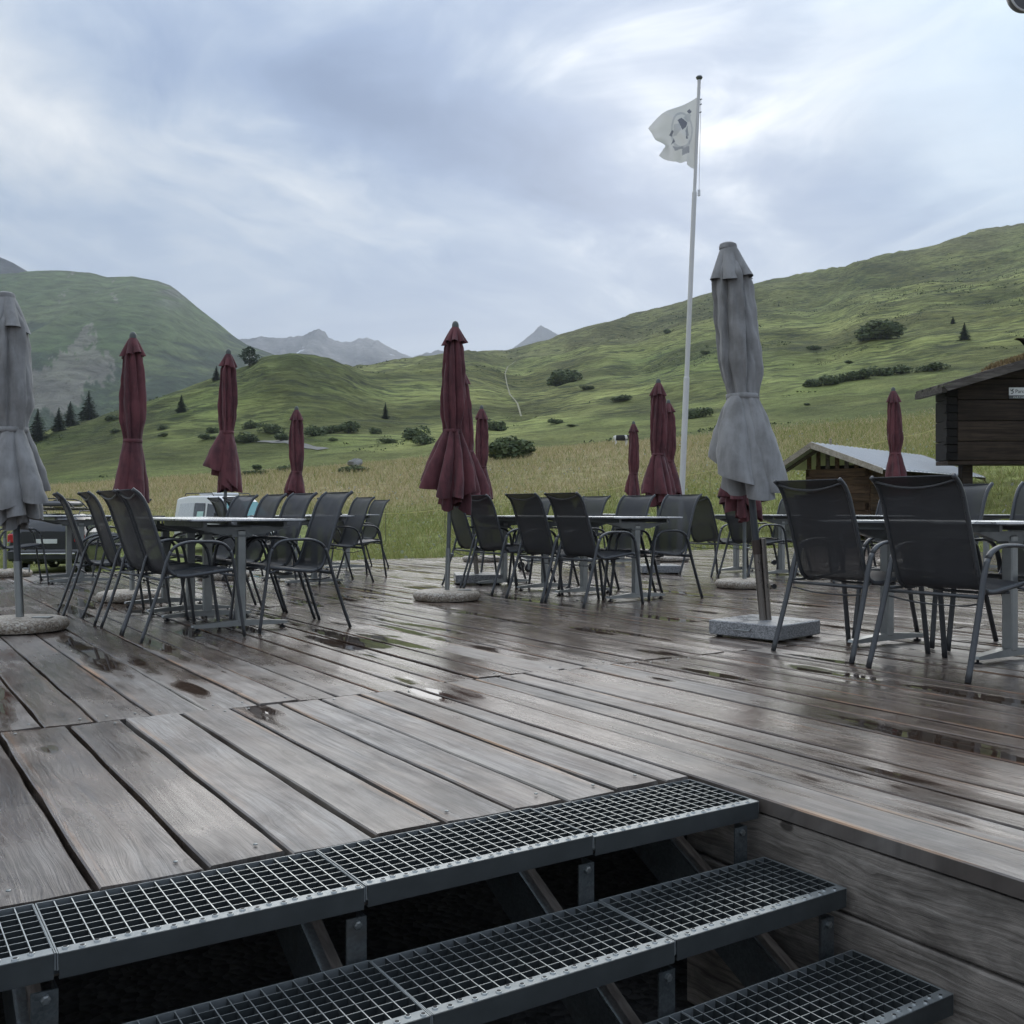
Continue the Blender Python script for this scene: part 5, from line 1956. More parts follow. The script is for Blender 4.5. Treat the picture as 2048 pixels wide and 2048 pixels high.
# low rolling frame on castors seen under the middle table
rf = empty('rolling_base', ground_xy(1112, 13.4), PL * .3)
tag(rf, 'low metal frame on rubber castors under the middle chairs', 'trolley')
fr = MB()
for y in (-.26, .26): fr.box((-.45, y - .02, .135), (.45, y + .02, .165))
for x in (-.45, .0, .43): fr.box((x, -.24, .137), (x + .03, .24, .163))
fr.build('frame', M['alu_dark'], rf)
for x in (-.42, .42):
    for y in (-.26, .26):
        wl = MB().lathe([(.025, -.014), (.05, -.014), (.055, -.008), (.055, .008), (.05, .014), (.025, .014)], 20)
        wo = wl.build('wheel', M['rubber'], rf, True, (x, y, .055)); wo.rotation_euler = (R(90), 0, R(25))
        MB().lathe([(.008, -.0165), (.026, -.016), (.026, .016), (.008, .0165)], 14).build('rim', M['alu'], wo, True)
        MB().box((x - .012, y - .024, .06), (x + .012, y - .019, .134)).box((x - .012, y + .019, .06), (x + .012, y + .024, .134)).build('fork', M['alu'], rf)

# ------------------------------------------------------------------ flagpole and flag
FPY = 20.4
fb = ground_xy(1357, FPY); fb.z = float(ground_z(np.array(fb.x), np.array(fb.y)))
ft_ = at(1398.5, 158, FPY)
fpole = empty('flagpole', fb)
tag(fpole, 'tall white telescopic flagpole behind the deck', 'flagpole')
dirp = (ft_ - fb)
hp = dirp.length


def pt(h_): return tuple(dirp * (h_ / hp))


zj1 = (at(1366, 756, FPY) - fb).length
zj2 = (at(1387.5, 386, FPY) - fb).length
MB().tube([pt(-.3), pt(zj1)], .060, 20).tube([pt(zj1), pt(zj1 + .03)], [.060, .050], 20).build('lower_section', M['pole_white'], fpole, True)
MB().tube([pt(zj1 + .03), pt(zj2)], .048, 20).tube([pt(zj2), pt(zj2 + .05)], [.048, .036], 20).build('middle_section', M['pole_white'], fpole, True)
MB().tube([pt(zj2 + .05), pt(hp)], .034, 18).build('upper_section', M['pole_white'], fpole, True)
tp_ = dirp
MB().lathe([(.03, -.02), (.055, 0), (.068, .03), (.055, .055), (.02, .068)], 20, tuple(tp_)).build('top_cap', M['alu_dark'], fpole, True)
hk = MB()
for k_, dz_ in ((0, .52), (1, .68), (2, .42)):
    q = Vector(pt(hp - dz_))
    hk.tube([(q.x + .03, q.y, q.z), (q.x + .07, q.y, q.z + .02)], .012, 8)
hk.build('pulley', M['alu_dark'], fpole, True)
q0, q1 = Vector(pt(hp - .4)), Vector(pt(hp - 2.25))
MB().tube([(q0.x + .05, q0.y, q0.z), (q1.x + .09, q1.y, q1.z)], .006, 6).tube([(q1.x + .09, q1.y, q1.z + .02), (q1.x + .09, q1.y, q1.z - .10)], .028, 8).build('halyard', M['white_ink'], fpole, True)

# flag: cloth grid, emblem coloured cell by cell
pp = 1.0 / F * FPY
A0, A1 = at(1397.5, 193, FPY), at(1390.5, 338, FPY)
NU, NV = 84, 110


def crv(pts, n):
    P = catmull([(a, b, 0) for a, b in pts], 8)
    L_ = [0]
    for i in range(1, len(P)): L_.append(L_[-1] + (P[i] - P[i - 1]).length)
    return [(float(np.interp(f * L_[-1], L_, [p.x for p in P])), float(np.interp(f * L_[-1], L_, [p.y for p in P]))) for f in np.linspace(0, 1, n)]


z2p = lambda x, y: (1250 + x * 400 / 1932, 120 + y * 400 / 1932)
top_e = crv([z2p(*q) for q in ((712, 352), (640, 388), (520, 440), (380, 510), (290, 575), (235, 625))], NU)
bot_e = crv([z2p(*q) for q in ((688, 1055), (650, 1045), (598, 1015), (596, 985), (540, 990), (500, 962), (420, 945), (320, 942))], NU)
fly_e = crv([z2p(*q) for q in ((235, 625), (275, 670), (330, 760), (385, 832), (360, 885), (320, 942))], NV)
hst_e = crv([z2p(*q) for q in ((712, 352), (705, 600), (700, 850), (688, 1055))], NV)
verts = []
for j in range(NV):
    b_ = j / (NV - 1)
    for i in range(NU):
        a_ = i / (NU - 1)
        P = [0, 0]
        for k in range(2):
            P[k] = ((1 - b_) * top_e[i][k] + b_ * bot_e[i][k] + (1 - a_) * hst_e[j][k] + a_ * fly_e[j][k]
                    - ((1 - a_) * (1 - b_) * top_e[0][k] + a_ * (1 - b_) * top_e[-1][k] + (1 - a_) * b_ * bot_e[0][k] + a_ * b_ * bot_e[-1][k]))
        dep = a_ ** .7 * (.16 * math.sin(a_ * 7.5 + b_ * 2.6) + .10 * math.sin(a_ * 3 - b_ * 6)) + .015 * math.sin(b_ * 20 + a_ * 14) * a_
        verts.append(at(P[0], P[1], FPY) + Vector((0, dep, 0)))


def inpoly(x, y, poly):
    c = False
    for i in range(len(poly)):
        x0, y0 = poly[i]; x1, y1 = poly[i - 1]
        if (y0 > y) != (y1 > y) and x < (x1 - x0) * (y - y0) / (y1 - y0) + x0: c = not c
    return c


DK, MD, LT = (0.21, 0.22, 0.26), (0.38, 0.39, 0.42), (0.55, 0.56, 0.575)
shapes = [
    (DK, [(500, 600), (540, 566), (602, 610), (582, 662), (542, 702), (522, 650)]), (DK, [(604, 486), (624, 464), (646, 490), (632, 514), (612, 502)]),
    (DK, [(428, 722), (450, 688), (464, 700), (450, 742)]), (DK, [(448, 812), (470, 758), (482, 790)]), (DK, [(578, 768), (590, 745), (600, 772), (580, 785)]),
    (MD, [(548, 868), (620, 834), (622, 896), (550, 926)]), (MD, [(575, 702), (600, 640), (608, 740), (582, 766)]), (LT, [(462, 640), (520, 632), (530, 700), (492, 742), (464, 745)]),
    (MD, [(456, 815), (500, 842), (556, 845), (566, 872), (540, 864), (490, 868)]), (LT, [(560, 560), (610, 510), (640, 520), (625, 590), (600, 600)]),
]
Fq, Cq = [], []
WH = (0.72, 0.72, 0.71)
for j in range(NV - 1):
    for i in range(NU - 1):
        Fq.append((j * NU + i, j * NU + i + 1, j * NU + NU + i + 1, j * NU + NU + i))
        c3 = (verts[j * NU + i] + verts[j * NU + NU + i + 1]) * .5
        u, v = CX + F * c3.x / FPY, HV - F * (c3.z - EH) / FPY
        x, y = (u - 1250) * 1932 / 400, (v - 120) * 1932 / 400
        c = WH
        e = ((x - 548) / 108) ** 2 + ((y - 682) / 185) ** 2
        if .74 < e < 1.0: c = LT
        for cc, poly in shapes:
            if inpoly(x, y, poly): c = cc; break
        Cq.append(tuple(c) + (1,))
V = np.array([tuple(p - fb) for p in verts])
me = mesh_np('flag', V, np.array(Fq), M['flag'])
add_attr(me, 'Col', np.array(Cq), 'FLOAT_COLOR', 'FACE')
o = link('flag', me); o.location = fb
tag(o, 'white flag with a dark grey round emblem blowing from the flagpole', 'flag')

# ------------------------------------------------------------------ huts
def hut():
    Y = 25.0
    c0 = at(1891, 921, Y)
    gz = float(ground_z(np.array(c0.x + 1.0), np.array(Y))) - .1
    x0, zf = c0.x, c0.z
    k = Y / F
    o = empty('log_hut', (x0, Y, gz))
    tag(o, 'dark log hut on posts with an overhanging roof at the right edge', 'hut')
    ox, oz = x0, gz
    Lz = lambda z: z - oz
    Wd, Dp = 5.6, .72
    zw = at(0, 778, Y).z                     # top of side wall
    hs = [921, 882.6, 841.7, 799.5, 757]
    zz = [at(0, v, Y).z for v in hs]
    slope_ = .30
    # front wall: broad horizontal logs, upper ones cut to the roof slope
    for i in range(4):
        z0, z1 = Lz(zz[i]) + .006, Lz(zz[i + 1]) - .006
        m = MB()
        m.bbox((.29, -.02 - .004 * (i % 2), z0), (Wd - .29, .16, z1), .012)
        m.build('log', M['log'], o)
    zt = Lz(zz[4])
    for i in range(2):
        z0, z1 = zt + .50 * i + .006, zt + .50 * (i + 1) - .006
        xa = max(.35, (z1 - Lz(zw) - .10) / slope_)
        m = MB().prism([(max(.3, xa - .50 / slope_), z0), (Wd - max(.3, xa - .50 / slope_), z0), (Wd - xa, z1), (xa, z1)], 'y', -.02, .16)
        m.build('log', M['log'], o)
    # corner joints: stepped log ends, side walls behind them
    for side_ in (0, 1):
        xs = (0.0, .285) if side_ == 0 else (Wd - .285, Wd)
        n = 9
        hgt = (Lz(zw) - Lz(zf)) / n
        for i in range(n):
            z0 = Lz(zf) + hgt * i
            ins = .022 * (i % 2)
            m = MB().bbox((xs[0] + (ins if side_ == 0 else 0), -.045 + ins, z0 + .004), (xs[1] - (ins if side_ else 0), .14, z0 + hgt - .004), .008)
            m.build('log_end', M['log_end'], o)
        for i in range(4):
            z0, z1 = Lz(zz[i]) + .006, Lz(zz[i + 1]) - .006
            if z1 > Lz(zw): z1 = Lz(zw)
            MB().bbox((xs[0] + .05, .18, z0), (xs[1] - .05, Dp, z1), .012).build('side_log', M['log_end'], o)
    MB().box((.06, .0, Lz(zf) - .10), (Wd - .06, Dp, Lz(zf) - .004)).build('floor_beam', M['log'], o)
    MB().box((.3, Dp - .1, Lz(zf)), (Wd - .3, Dp - .02, Lz(zw) - .02)).build('back_wall', M['log'], o)
    for px_ in (1943.5, 2150):
        xx = (px_ - CX) * k - ox
        for yy in (.22,):
            MB().bbox((xx - .13, yy, 0 - .4), (xx + .13, yy + .26, Lz(zf) - .1), .012).build('post', M['log'], o)
    # gable roof with thick verge boards
    ex = -.27                                 # eave overhang
    ez = Lz(at(0, 777, Y).z)
    rx_ = Wd / 2
    rz_ = ez + (rx_ - ex) * slope_
    th = .12
    for s_ in (1, -1):
        f = (lambda x: x) if s_ == 1 else (lambda x: Wd - x)
        n = 7
        for b in range(n):                    # roof boards running down the slope, side by side
            y0 = -.50 + (Dp + .95) * b / n; y1 = -.50 + (Dp + .95) * (b + 1) / n - .012
            m = MB()
            xa = ex - .04 * (b % 2)
            P = [(f(xa), ez + (xa - ex) * slope_), (f(rx_), rz_), (f(rx_), rz_ + th * .5), (f(xa), ez + (xa - ex) * slope_ + th * .5)]
            if s_ == -1: P = P[::-1]
            m.prism(P, 'y', y0, y1)
            m.build('roof_board', M['roof_wood'], o)
        P = [(f(ex + .10), ez + .10 * slope_ - .15), (f(rx_), rz_ - .17), (f(rx_), rz_ - .004), (f(ex), ez - .004)]
        if s_ == -1: P = P[::-1]
        MB().prism(P, 'y', -.55, -.49).build('verge_board', M['roof_wood'], o)
        MB().box((min(f(ex - .03), f(ex + .09)), -.485, ez - .15), (max(f(ex - .03), f(ex + .09)), Dp + .42, ez - .012)).build('eave_beam', M['roof_wood'], o)
        MB().box((min(f(.06), f(.24)), -.46, Lz(zw) - .02), (max(f(.06), f(.24)), Dp + .36, Lz(zw) + .10)).build('purlin', M['log'], o)
    # turf and moss lying on the roof
    rg = random.Random(8)
    tf = []
    cols = []
    for i in range(2600):
        x = rg.uniform(1.45, 4.3) if rg.random() < .9 else rg.uniform(1.3, 1.7)
        xx = x + ex * 0
        y = rg.uniform(-.48, Dp + .4)
        zr = (ez + (xx - ex) * slope_ if xx < rx_ else ez + (Wd - xx - ex) * slope_) + th * .5
        hgt = rg.uniform(.06, .17) * min(1, max(0.1, (x - 1.25) / .3))
        c = Vector((xx, y, zr - .005))
        a = rg.uniform(0, 6.28); w_ = rg.uniform(.012, .03)
        d1 = Vector((math.cos(a) * w_, math.sin(a) * w_, 0)); l_ = Vector((rg.uniform(-.05, .05), rg.uniform(-.05, .05), hgt))
        tf.append((c - d1, c + d1, c + l_ + d1 * .3, c + l_ - d1 * .3))
        t = rg.random()
        cols.append((0.13 + .16 * t, 0.085 + .13 * t, 0.045 + .06 * t))
    t_o = link('roof_turf', leaf_mesh('roof_turf', tf, cols), o)
    t_o['kind'] = 'stuff'
    # partner sign
    sx0, sx1 = (2016.3 - CX) * k - ox, (2016.3 - CX) * k - ox + .86
    s0, s1, s2 = Lz(at(0, 775.5, Y).z), Lz(at(0, 791, Y).z), Lz(at(0, 798, Y).z)
    sg = MB().box((sx0, -.055, s1), (sx1, -.030, s0)).build('sign_board', M['white_paint'], o)
    st = MB().box((sx0, -.056, s2), (sx1, -.030, s1 - .002)).build('sign_strip', simple_cache('sign_grey', (0.085, 0.09, 0.092), .5), o)

    def text(body, size, x, z, mt, parent, spacing=1.0):
        cu = bpy.data.curves.new('lettering', 'FONT')
        cu.body = body; cu.size = size; cu.extrude = .001; cu.space_character = spacing
        tmp = bpy.data.objects.new('lettering', cu)
        COL.objects.link(tmp)
        me_ = bpy.data.meshes.new_from_object(tmp.evaluated_get(bpy.context.evaluated_depsgraph_get()))
        bpy.data.objects.remove(tmp)
        me_.materials.clear(); me_.materials.append(mt)
        to = link('lettering', me_, parent)
        to.location = (x, -.0585, z); to.rotation_euler = (R(90), 0, 0)
    text('Parc Ela', .125, sx0 + .145, s1 + .055, M['ink'], sg)
    text('PARTNER', .062, sx0 + .10, s2 + .018, M['white_ink'], st, 1.25)
    lg = MB()
    lg.tube(catmull([(sx0 + .03, -.057, s0 - .05), (sx0 + .055, -.057, s0 - .085), (sx0 + .085, -.057, s0 - .045)], 5), .008, 6)
    lg.tube(catmull([(sx0 + .105, -.057, s0 - .035), (sx0 + .075, -.057, s0 - .075), (sx0 + .10, -.057, s0 - .11), (sx0 + .07, -.057, s0 - .15), (sx0 + .04, -.057, s0 - .145)], 5), .009, 6)
    lg.build('logo', M['ink'], sg)


hut()


def shed():
    rd_ = Vector((.655, .755, 0)).normalized(); gd = Vector((rd_.y, -rd_.x, 0))
    A = at(1623, 886, 24.0)
    gz = float(ground_z(np.array(A.x), np.array(A.y)))
    gz = min(gz, -.1) - .2
    o = empty('metal_roof_shed', (A.x, A.y, gz), math.atan2(rd_.y, rd_.x))
    tag(o, 'low brown wooden shed with a pale metal roof behind the deck', 'shed')
    # local frame: x along the ridge, y to the left (= -gd)
    hz = A.z - gz
    Ln = 7.6
    le = (.93, hz - .57)        # left eave: distance, height
    re = (1.70, hz - .66)       # right eave
    # roof sheets with standing seams
    n = 13
    for side_, (dist, ze) in ((1, le), (-1, re)):
        for k in range(n):
            x0, x1 = -.0 + Ln * k / n, Ln * (k + 1) / n - .006
            m = MB()
            y0, y1 = 0.0, side_ * dist
            pts = [(x0, y0, hz), (x1, y0, hz), (x1, y1, ze), (x0, y1, ze)]
            m.add([(p[0], p[1], p[2]) for p in pts] + [(p[0], p[1], p[2] - .012) for p in pts],
                  [(0, 1, 2, 3), (7, 6, 5, 4), (0, 4, 5, 1), (1, 5, 6, 2), (2, 6, 7, 3), (3, 7, 4, 0)])
            for xs in (x0 + .0, x0 + (x1 - x0) * .5):
                q = [(xs, y0, hz), (xs + .03, y0, hz), (xs + .03, y1, ze), (xs, y1, ze)]
                m.add([(p[0], p[1], p[2] + .001) for p in q] + [(p[0], p[1], p[2] + .03) for p in q],
                      [(3, 2, 1, 0), (4, 5, 6, 7), (0, 1, 5, 4), (1, 2, 6, 5), (2, 3, 7, 6), (3, 0, 4, 7)])
            m.build('roof_sheet', M['metal_roof'], o)
        # rafters, verge boards
        for x0, mt, nm in ((-.05, 'pale_wood', 'verge_board'), (Ln + .005, 'pale_wood', 'verge_board'), (.55, 'roof_wood', 'rafter')):
            m = MB()
            P = [(0, hz - .13), (side_ * dist, ze - .11), (side_ * dist, ze + .02), (0, hz + .02)] if nm == 'verge_board' else [(0, hz - .12), (side_ * dist, ze - .10), (side_ * dist, ze - .015), (0, hz - .015)]
            if side_ == 1: P = P[::-1]
            m.prism(P, 'x', x0, x0 + .045)
            m.build(nm, M[mt], o)
    # gable end: boards below, upright slats with gaps above
    xg = .60
    yl, yr = .42, -1.15
    zt = hz - .60
    nb = 8
    for i in range(nb):
        z1 = zt - .20 * i; z0 = max(-.1, z1 - .195)
        MB().bbox((xg - .012 * (i % 2), yr, z0), (xg + .04, yl, z1), .006).build('board', M['shed_gable'], o)
        MB().bbox((xg + .05, yr - .02, z0), (Ln - .5, yr + .02, z1), .006).build('board', M['shed_wood'], o)
        MB().bbox((xg + .05, yl - .02, z0), (Ln - .5, yl + .02, z1), .006).build('board', M['shed_wood'], o)
    for i in range(7):
        y = yr + .08 + (yl - yr - .16) * i / 6
        zr = hz - (.57 / .93 * y if y > 0 else .66 / 1.70 * -y) - .05
        if zr - zt < .05: continue
        MB().box((xg, y - .05, zt + .004), (xg + .03, y + .05, zr)).build('slat', M['roof_wood'] if i in (2, 4) else M['shed_wood'], o)
    MB().box((xg + .5, yr + .03, 0), (xg + .54, yl - .03, zt + .1)).build('inner_wall', M['log_end'], o)
    for x in (xg + .05, Ln - .5):
        for y in (yl - .05, yr + .05):
            MB().box((x - .05, y - .05, -.2), (x + .05, y + .05, zt)).build('post', M['shed_wood'], o)
    MB().box((.05, -.03, hz - .16), (Ln, .03, hz - .02)).build('ridge_beam', M['roof_wood'], o)


shed()

pg = on_ground(1661, 905, 26)
sp = MB().bbox((-.06, -.06, -.3), (.06, .06, .75), .01).build('marker_post', M['pale_wood'], None, False, pg)
tag(sp, 'short pale wooden post behind the ridge of the metal roof', 'post')

# electric fence: posts and tape
fence = empty('tape_fence', (0, 0, 0))
tag(fence, 'thin yellow pasture fence tape on slim posts across the meadow', 'fence')
tape = []
for u, v, Y in ((560, 1046, 29), (771, 1027, 30), (890, 1017, 31), (1040, 1001, 32.5), (1197, 982, 34), (1256, 969, 34.5), (1420, 942, 36), (1620, 908, 37.5), (1812, 873, 39), (1880, 855, 39.5), (2100, 812, 41)):
    tape.append(at(u, v, Y))
for k, p in enumerate(tape):
    gz = float(ground_z(np.array(p.x), np.array(p.y)))
    MB().tube([(p.x, p.y, gz - .2), (p.x, p.y, max(p.z, gz + .2) + .06)], .008, 6).build('post', M['roof_wood'], fence)
m = MB()
tp2 = []
for k in range(len(tape) - 1):
    for i in range(6):
        f = i / 6
        q = tape[k].lerp(tape[k + 1], f); q.z -= .16 * f * (1 - f)
        tp2.append(q)
m.tube(tp2 + [tape[-1]], .009, 6)
m.build('tape', M['rope'], fence)
fence2 = empty('parking_rail', (0, 0, 0))
tag(fence2, 'dark thin rail between the black car and the dry meadow', 'fence')
ra, rb = at(60, 1034, 30), at(330, 1033, 31)
MB().tube([ra, rb], .028, 8).build('rail', M['black_plastic'], fence2)
for f in (0.02, .5, .98):
    q = ra.lerp(rb, f)
    MB().tube([(q.x, q.y, q.z), (q.x, q.y, float(ground_z(np.array(q.x), np.array(q.y))) - .2)], .03, 8).build('post', M['black_plastic'], fence2)

# ------------------------------------------------------------------ vehicles
def wheel(parent, x, y, r=.32, wd=.2, rim='alu'):
    t = MB().lathe([(r * .6, -wd / 2), (r * .93, -wd / 2), (r, -wd * .36), (r, wd * .36), (r * .93, wd / 2), (r * .6, wd / 2)], 26).build('wheel', M['rubber'], parent, True, (x, y, r))
    t.rotation_euler = (0, R(90), 0)
    m = MB().lathe([(.04, -wd * .42), (r * .6, -wd * .46), (r * .62, -wd * .3), (r * .62, wd * .3), (r * .6, wd * .46), (.04, wd * .42)], 20)
    m.build('rim', M[rim], t, True)


def body_loft(secs, mt, name, parent):
    """car body from cross sections along y: each (y, half width bottom, half width top, z0, zshoulder, ztop)"""
    rows = []
    for (y, wb, wt, z0, zs, z1) in secs:
        r = []
        half = [(wb * .90, z0), (wb, z0 + .12), (wb * 1.0, zs * .75 + z0 * .25), (wb * .985, zs), (wt + (wb - wt) * .35, zs + (z1 - zs) * .55), (wt, z1 - .07), (wt - .09, z1 - .012), (0.0, z1)]
        for x, z in half: r.append((x, y, z))
        for x, z in reversed(half[:-1]): r.append((-x, y, z))
        rows.append(r)
    n = len(rows[0])
    m = MB()
    m.grid([p for r in rows for p in r], n, len(rows), True)
    m.f.append(tuple(range(n))); m.f.append(tuple(reversed(range((len(rows) - 1) * n, len(rows) * n))))
    return m.build(name, mt, parent, True)


def van():
    Y = 34.5
    c = ground_xy(452, Y); c.z = float(ground_z(np.array(c.x), np.array(c.y)))
    hd = Vector((.72, -.69, 0)).normalized()
    o = empty('white_van', c, math.atan2(-hd.x, hd.y))
    tag(o, 'small white panel van with roof rails parked beyond the deck', 'van')
    W = .86
    body_loft([(-2.02, W * .94, W * .80, .42, 1.0, 1.66), (-1.95, W, W * .86, .30, 1.02, 1.76), (-1.2, W, W * .88, .22, 1.02, 1.83), (0, W, W * .88, .22, 1.02, 1.83),
               (.55, W, W * .87, .22, 1.02, 1.78), (.92, W, W * .84, .22, 1.02, 1.60), (1.42, W, W * .80, .22, 1.0, 1.12), (1.75, W * .98, W * .76, .22, .92, 1.0), (2.02, W * .92, W * .66, .26, .80, .88), (2.10, W * .80, W * .5, .34, .66, .70)],
              M['white_paint'], 'body', o)
    # windscreen, side glass, panels: proud of the body
    MB().add([(-.62, .915, 1.60), (.62, .915, 1.60), (.70, 1.44, 1.13), (-.70, 1.44, 1.13)], [(0, 1, 2, 3)]).build('windscreen', M['glass_green'], o).location = (0, .03, .012)
    for k in (-1, 1):
        x = k * (W + .004)
        xt = k * (W * .93)
        m = MB(); m.add([(x, .20, 1.06), (x, 1.22, 1.06), (xt, .78, 1.48), (xt, .20, 1.55)], [(0, 1, 2, 3) if k == 1 else (3, 2, 1, 0)])
        m.build('door_window', M['glass'], o)
        m = MB(); m.add([(x, -.62, 1.06), (x, .05, 1.06), (xt, .05, 1.56), (xt, -.62, 1.57)], [(0, 1, 2, 3) if k == 1 else (3, 2, 1, 0)])
        w_ = m.build('side_window', M['glass'], o)
        m = MB(); m.add([(x * 1.004, -.42, 1.10), (x * 1.004, .0, 1.10), (xt * 1.006, .0, 1.46), (xt * 1.006, -.42, 1.46)], [(0, 1, 2, 3) if k == 1 else (3, 2, 1, 0)])
        m.build('sticker', simple_cache('green_white_sticker', (0.42, 0.62, 0.56), .4), w_)
        m = MB(); m.add([(x, -1.72, 1.06), (x, -.66, 1.06), (xt, -.66, 1.57), (xt, -1.62, 1.55)], [(0, 1, 2, 3) if k == 1 else (3, 2, 1, 0)])
        m.build('side_panel', simple_cache('pale_grey_panel', (0.55, 0.56, 0.58), .3), o)
        MB().tube([(k * .70, -1.5, 1.82), (k * .70, -1.4, 1.90), (k * .70, .3, 1.90), (k * .70, .42, 1.81)], .016, 8).build('roof_rail', M['black_plastic'], o, True)
        MB().bbox((k * .72 - .14, 1.86, .66), (k * .72 + .14, 2.035, .86), .03).build('headlight', M['chrome'], o)
        MB().bbox((min(k * .88, k * 1.06), 1.02, 1.06), (max(k * .88, k * 1.06), 1.12, 1.26), .03).build('mirror', M['black_plastic'], o)
        MB().bbox((min(x, x + k * .03), -1.9, .42), (max(x, x + k * .03), 1.6, .50), .01).build('rubbing_strip', M['black_plastic'], o)
        for y in (-1.3, 1.3): wheel(o, k * .76, y)
    MB().bbox((-.74, 1.92, .32), (.74, 2.15, .56), .04).build('bumper', M['black_plastic'], o)
    MB().bbox((-.45, -1.0, 1.835), (.45, .1, 1.92), .03).build('roof_box', M['white_paint'], o)


van()


def car():
    Y = 24.6
    c = ground_xy(92, Y); c.z = float(ground_z(np.array(c.x), np.array(c.y)))
    o = empty('black_estate_car', c, R(9))
    tag(o, 'black estate car with loaded roof rack parked at the left edge', 'car')
    W = .90
    # rear at y = 0, heading +y
    body_loft([(0.0, W * .92, W * .70, .40, .98, 1.06), (.10, W * .98, W * .74, .30, .98, 1.20), (.42, W, W * .74, .24, .98, 1.44), (1.0, W, W * .76, .22, .98, 1.49), (2.0, W, W * .76, .22, .98, 1.48),
               (2.75, W, W * .72, .22, .97, 1.30), (3.3, W, W * .70, .22, .95, 1.04), (4.1, W * .97, W * .66, .24, .86, .92), (4.5, W * .88, W * .5, .34, .66, .72)], M['car_black'], 'body', o)
    MB().add([(-.60, .10, 1.02), (.60, .10, 1.02), (.54, .40, 1.38), (-.54, .40, 1.38)], [(0, 1, 2, 3)]).build('rear_window', M['glass'], o).location = (0, -.03, .012)
    MB().bbox((-.88, -.10, .34), (.88, .05, .62), .05).build('bumper', M['car_black'], o)
    MB().bbox((-.70, -.125, .50), (.70, -.098, .535), .006).build('chrome_strip', M['chrome'], o)
    MB().bbox((-.26, -.03, .76), (.26, -.012, .87), .004).build('number_plate', M['plate'], o)
    for k in (-1, 1):
        MB().bbox((k * .76 - .12, -.025, .78), (k * .76 + .12, .10, 1.0), .03).build('tail_light', M['red_lens'], o)
        m = MB(); x = k * (W * .96)
        m.add([(k * .885, .45, 1.02), (k * .885, 2.55, 1.02), (k * .75, 2.4, 1.30), (k * .75, .62, 1.36)], [(0, 1, 2, 3) if k == 1 else (3, 2, 1, 0)])
        m.build('side_window', M['glass'], o)
        MB().tube([(k * .62, .55, 1.47), (k * .62, .65, 1.55), (k * .62, 2.2, 1.55), (k * .62, 2.3, 1.47)], .016, 8).build('roof_rail', M['black_plastic'], o, True)
        for y in (.85, 3.55): wheel(o, k * .79, y, .33, .21)
        MB().tube([(k * .25, .02, .30), (k * .25, -.08, .30)], .03, 10).build('exhaust', M['chrome'], o, True)
    for y in (.9, 1.8):
        MB().box((-.66, y - .025, 1.565), (.66, y + .025, 1.60)).build('rack_bar', M['black_plastic'], o)
    rk = MB()
    for x in (-.35, .05, .40):
        rk.tube([(x, .45, 1.625), (x, 2.3, 1.625)], .022, 8)
    for y in (.7, 2.0):
        rk.tube(catmull([(-.45, y, 1.62), (-.40, y, 1.80), (-.1, y, 1.86), (.25, y, 1.82), (.46, y, 1.63)], 5), .016, 8)
    rk.build('carrier', M['black_plastic'], o, True)
    MB().bbox((-.30, .55, 1.66), (.34, 2.2, 1.80), .05).build('roof_load', M['lamp_grey'], o)


car()

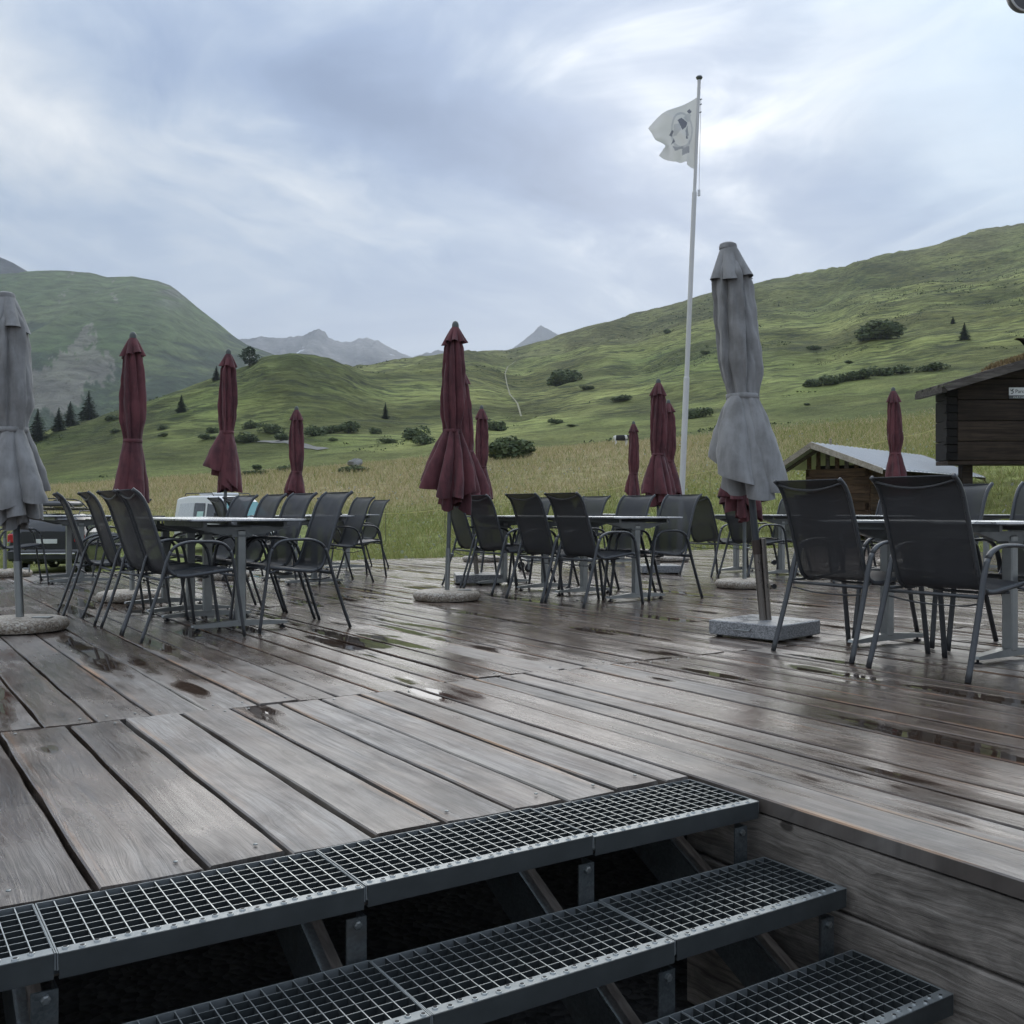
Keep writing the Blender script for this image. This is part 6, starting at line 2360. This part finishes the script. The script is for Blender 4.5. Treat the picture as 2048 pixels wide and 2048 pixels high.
# ------------------------------------------------------------------ grazing cow
def cow():
    p = on_ground(1243, 898, 80)
    L_ = 38 / F * p.y / 2.25
    me = bpy.data.meshes.new('cow')
    # skeleton, x forward (to the right), one vertex per joint: (x, y, z, rx, ry)
    J = [(-.55, 0, 1.12, .27, .30), (-.85, 0, 1.16, .20, .24), (-.1, 0, 1.08, .33, .38), (.45, 0, 1.12, .28, .34), (.72, 0, 1.18, .20, .24), (1.0, 0, 1.30, .14, .17), (1.16, 0, 1.34, .12, .14), (1.42, .0, 1.12, .075, .085),
         (-.70, .20, .80, .13, .13), (-.62, .21, .50, .07, .07), (-.78, .21, .30, .055, .055), (-.72, .21, .0, .06, .06),
         (-.70, -.20, .80, .13, .13), (-.60, -.21, .50, .07, .07), (-.76, -.21, .30, .055, .055), (-.70, -.21, .0, .06, .06),
         (.50, .19, .75, .11, .11), (.52, .19, .42, .06, .06), (.50, .19, .0, .06, .06),
         (.58, -.19, .75, .11, .11), (.60, -.19, .42, .06, .06), (.64, -.19, .0, .06, .06),
         (-.98, 0, 1.18, .04, .04), (-1.02, 0, .85, .02, .02), (-1.02, 0, .55, .035, .035),
         (1.12, .17, 1.42, .04, .03), (1.12, -.17, 1.42, .04, .03)]
    E = [(0, 1), (0, 2), (2, 3), (3, 4), (4, 5), (5, 6), (6, 7), (0, 8), (8, 9), (9, 10), (10, 11), (0, 12), (12, 13), (13, 14), (14, 15), (3, 16), (16, 17), (17, 18), (3, 19), (19, 20), (20, 21), (1, 22), (22, 23), (23, 24), (6, 25), (6, 26)]
    me.from_pydata([j[:3] for j in J], E, [])
    o = link('cow', me)
    o.modifiers.new('Skin', 'SKIN')
    for i, j in enumerate(J):
        sv = me.skin_vertices[0].data[i]
        sv.radius = (j[3], j[4]); sv.use_root = (i == 0)
    o.modifiers.new('Subdivision', 'SUBSURF').levels = 2
    def fn(t, pr):
        co = t.new('ShaderNodeTexCoord').outputs['Object']
        x, y, z = t.sep(co)
        n = t.noise(co, 1.6, 2.0)
        xx = t.math('ADD', x, t.math('MULTIPLY', t.math('SUBTRACT', n, .5), .5))
        m1 = t.math('MULTIPLY', t.ss(xx, -.72, -.66), t.ss(xx, .42, .36))
        m2 = t.ss(xx, .62, .70)
        zl = t.ss(z, .66, .80)
        hd_ = t.ss(xx, 1.22, 1.3)
        blk = t.math('MULTIPLY', t.math('MAXIMUM', m1, t.math('MULTIPLY', m2, t.math('SUBTRACT', 1.0, hd_))), zl)
        t.put(pr.inputs['Base Color'], t.mix(blk, (0.66, 0.64, 0.60), (0.018, 0.016, 0.016)))
        pr.inputs['Roughness'].default_value = .8
    me.materials.append(mat('cow_hide', fn))
    o.location = p
    o.scale = (L_, L_, L_)
    tag(o, 'black and white cow standing in the meadow beside the smallest parasol', 'cow')


cow()

# ------------------------------------------------------------------ lamp on a post, only its rim reaches into the picture
lc = at(2054, -16, 4.0)
lamp = empty('post_lamp', (lc.x + .75, lc.y, -0.0))
tag(lamp, 'round dark lamp head in the upper right corner', 'lamp')
lx, lz = -.75, lc.z
hd_ = MB().lathe([(.030, .05), (.060, .045), (.074, .02), (.078, -.012), (.074, -.030)], 32, (0, 0, 0)).build('lamp_head', M['lamp_grey'], lamp, True, (lx, 0, lz))
hd_.rotation_euler = (R(-78), 0, 0)
MB().lathe([(.074, -.031), (.0785, -.030), (.0785, -.022), (.0765, -.018)], 32, (0, 0, 0), False).build('rim', M['white_paint'], hd_, True)
MB().tube([(lx, .06, lz), (lx + .3, .08, lz + .10), (0, .02, lz + .05)], .018, 10).build('arm', M['lamp_grey'], lamp, True)
MB().tube([(0, 0, -.0), (0, 0, lz + .12)], .04, 14).build('post', M['lamp_grey'], lamp, True)

# ------------------------------------------------------------------ haze: the valley air
hzb = MB().box((-5200, -80, min(float(TZ.min()), -0.72) - 1.0), (3600, 5600, 880))
hz_o = hzb.build('haze', None)
hm = bpy.data.materials.new('valley_haze')
hm.use_nodes = True
for nd in list(hm.node_tree.nodes):
    if nd.type != 'OUTPUT_MATERIAL': hm.node_tree.nodes.remove(nd)
pv = hm.node_tree.nodes.new('ShaderNodeVolumePrincipled')
pv.inputs['Color'].default_value = (0.88, 0.93, 1.0, 1)
pv.inputs['Density'].default_value = 0.00012
pv.inputs['Anisotropy'].default_value = 0.0
hm.node_tree.links.new(pv.outputs[0], hm.node_tree.nodes['Material Output'].inputs['Volume'])
hz_o.data.materials.append(hm)
tag(hz_o, 'thin pale haze in the valley air', 'haze', kind='stuff')
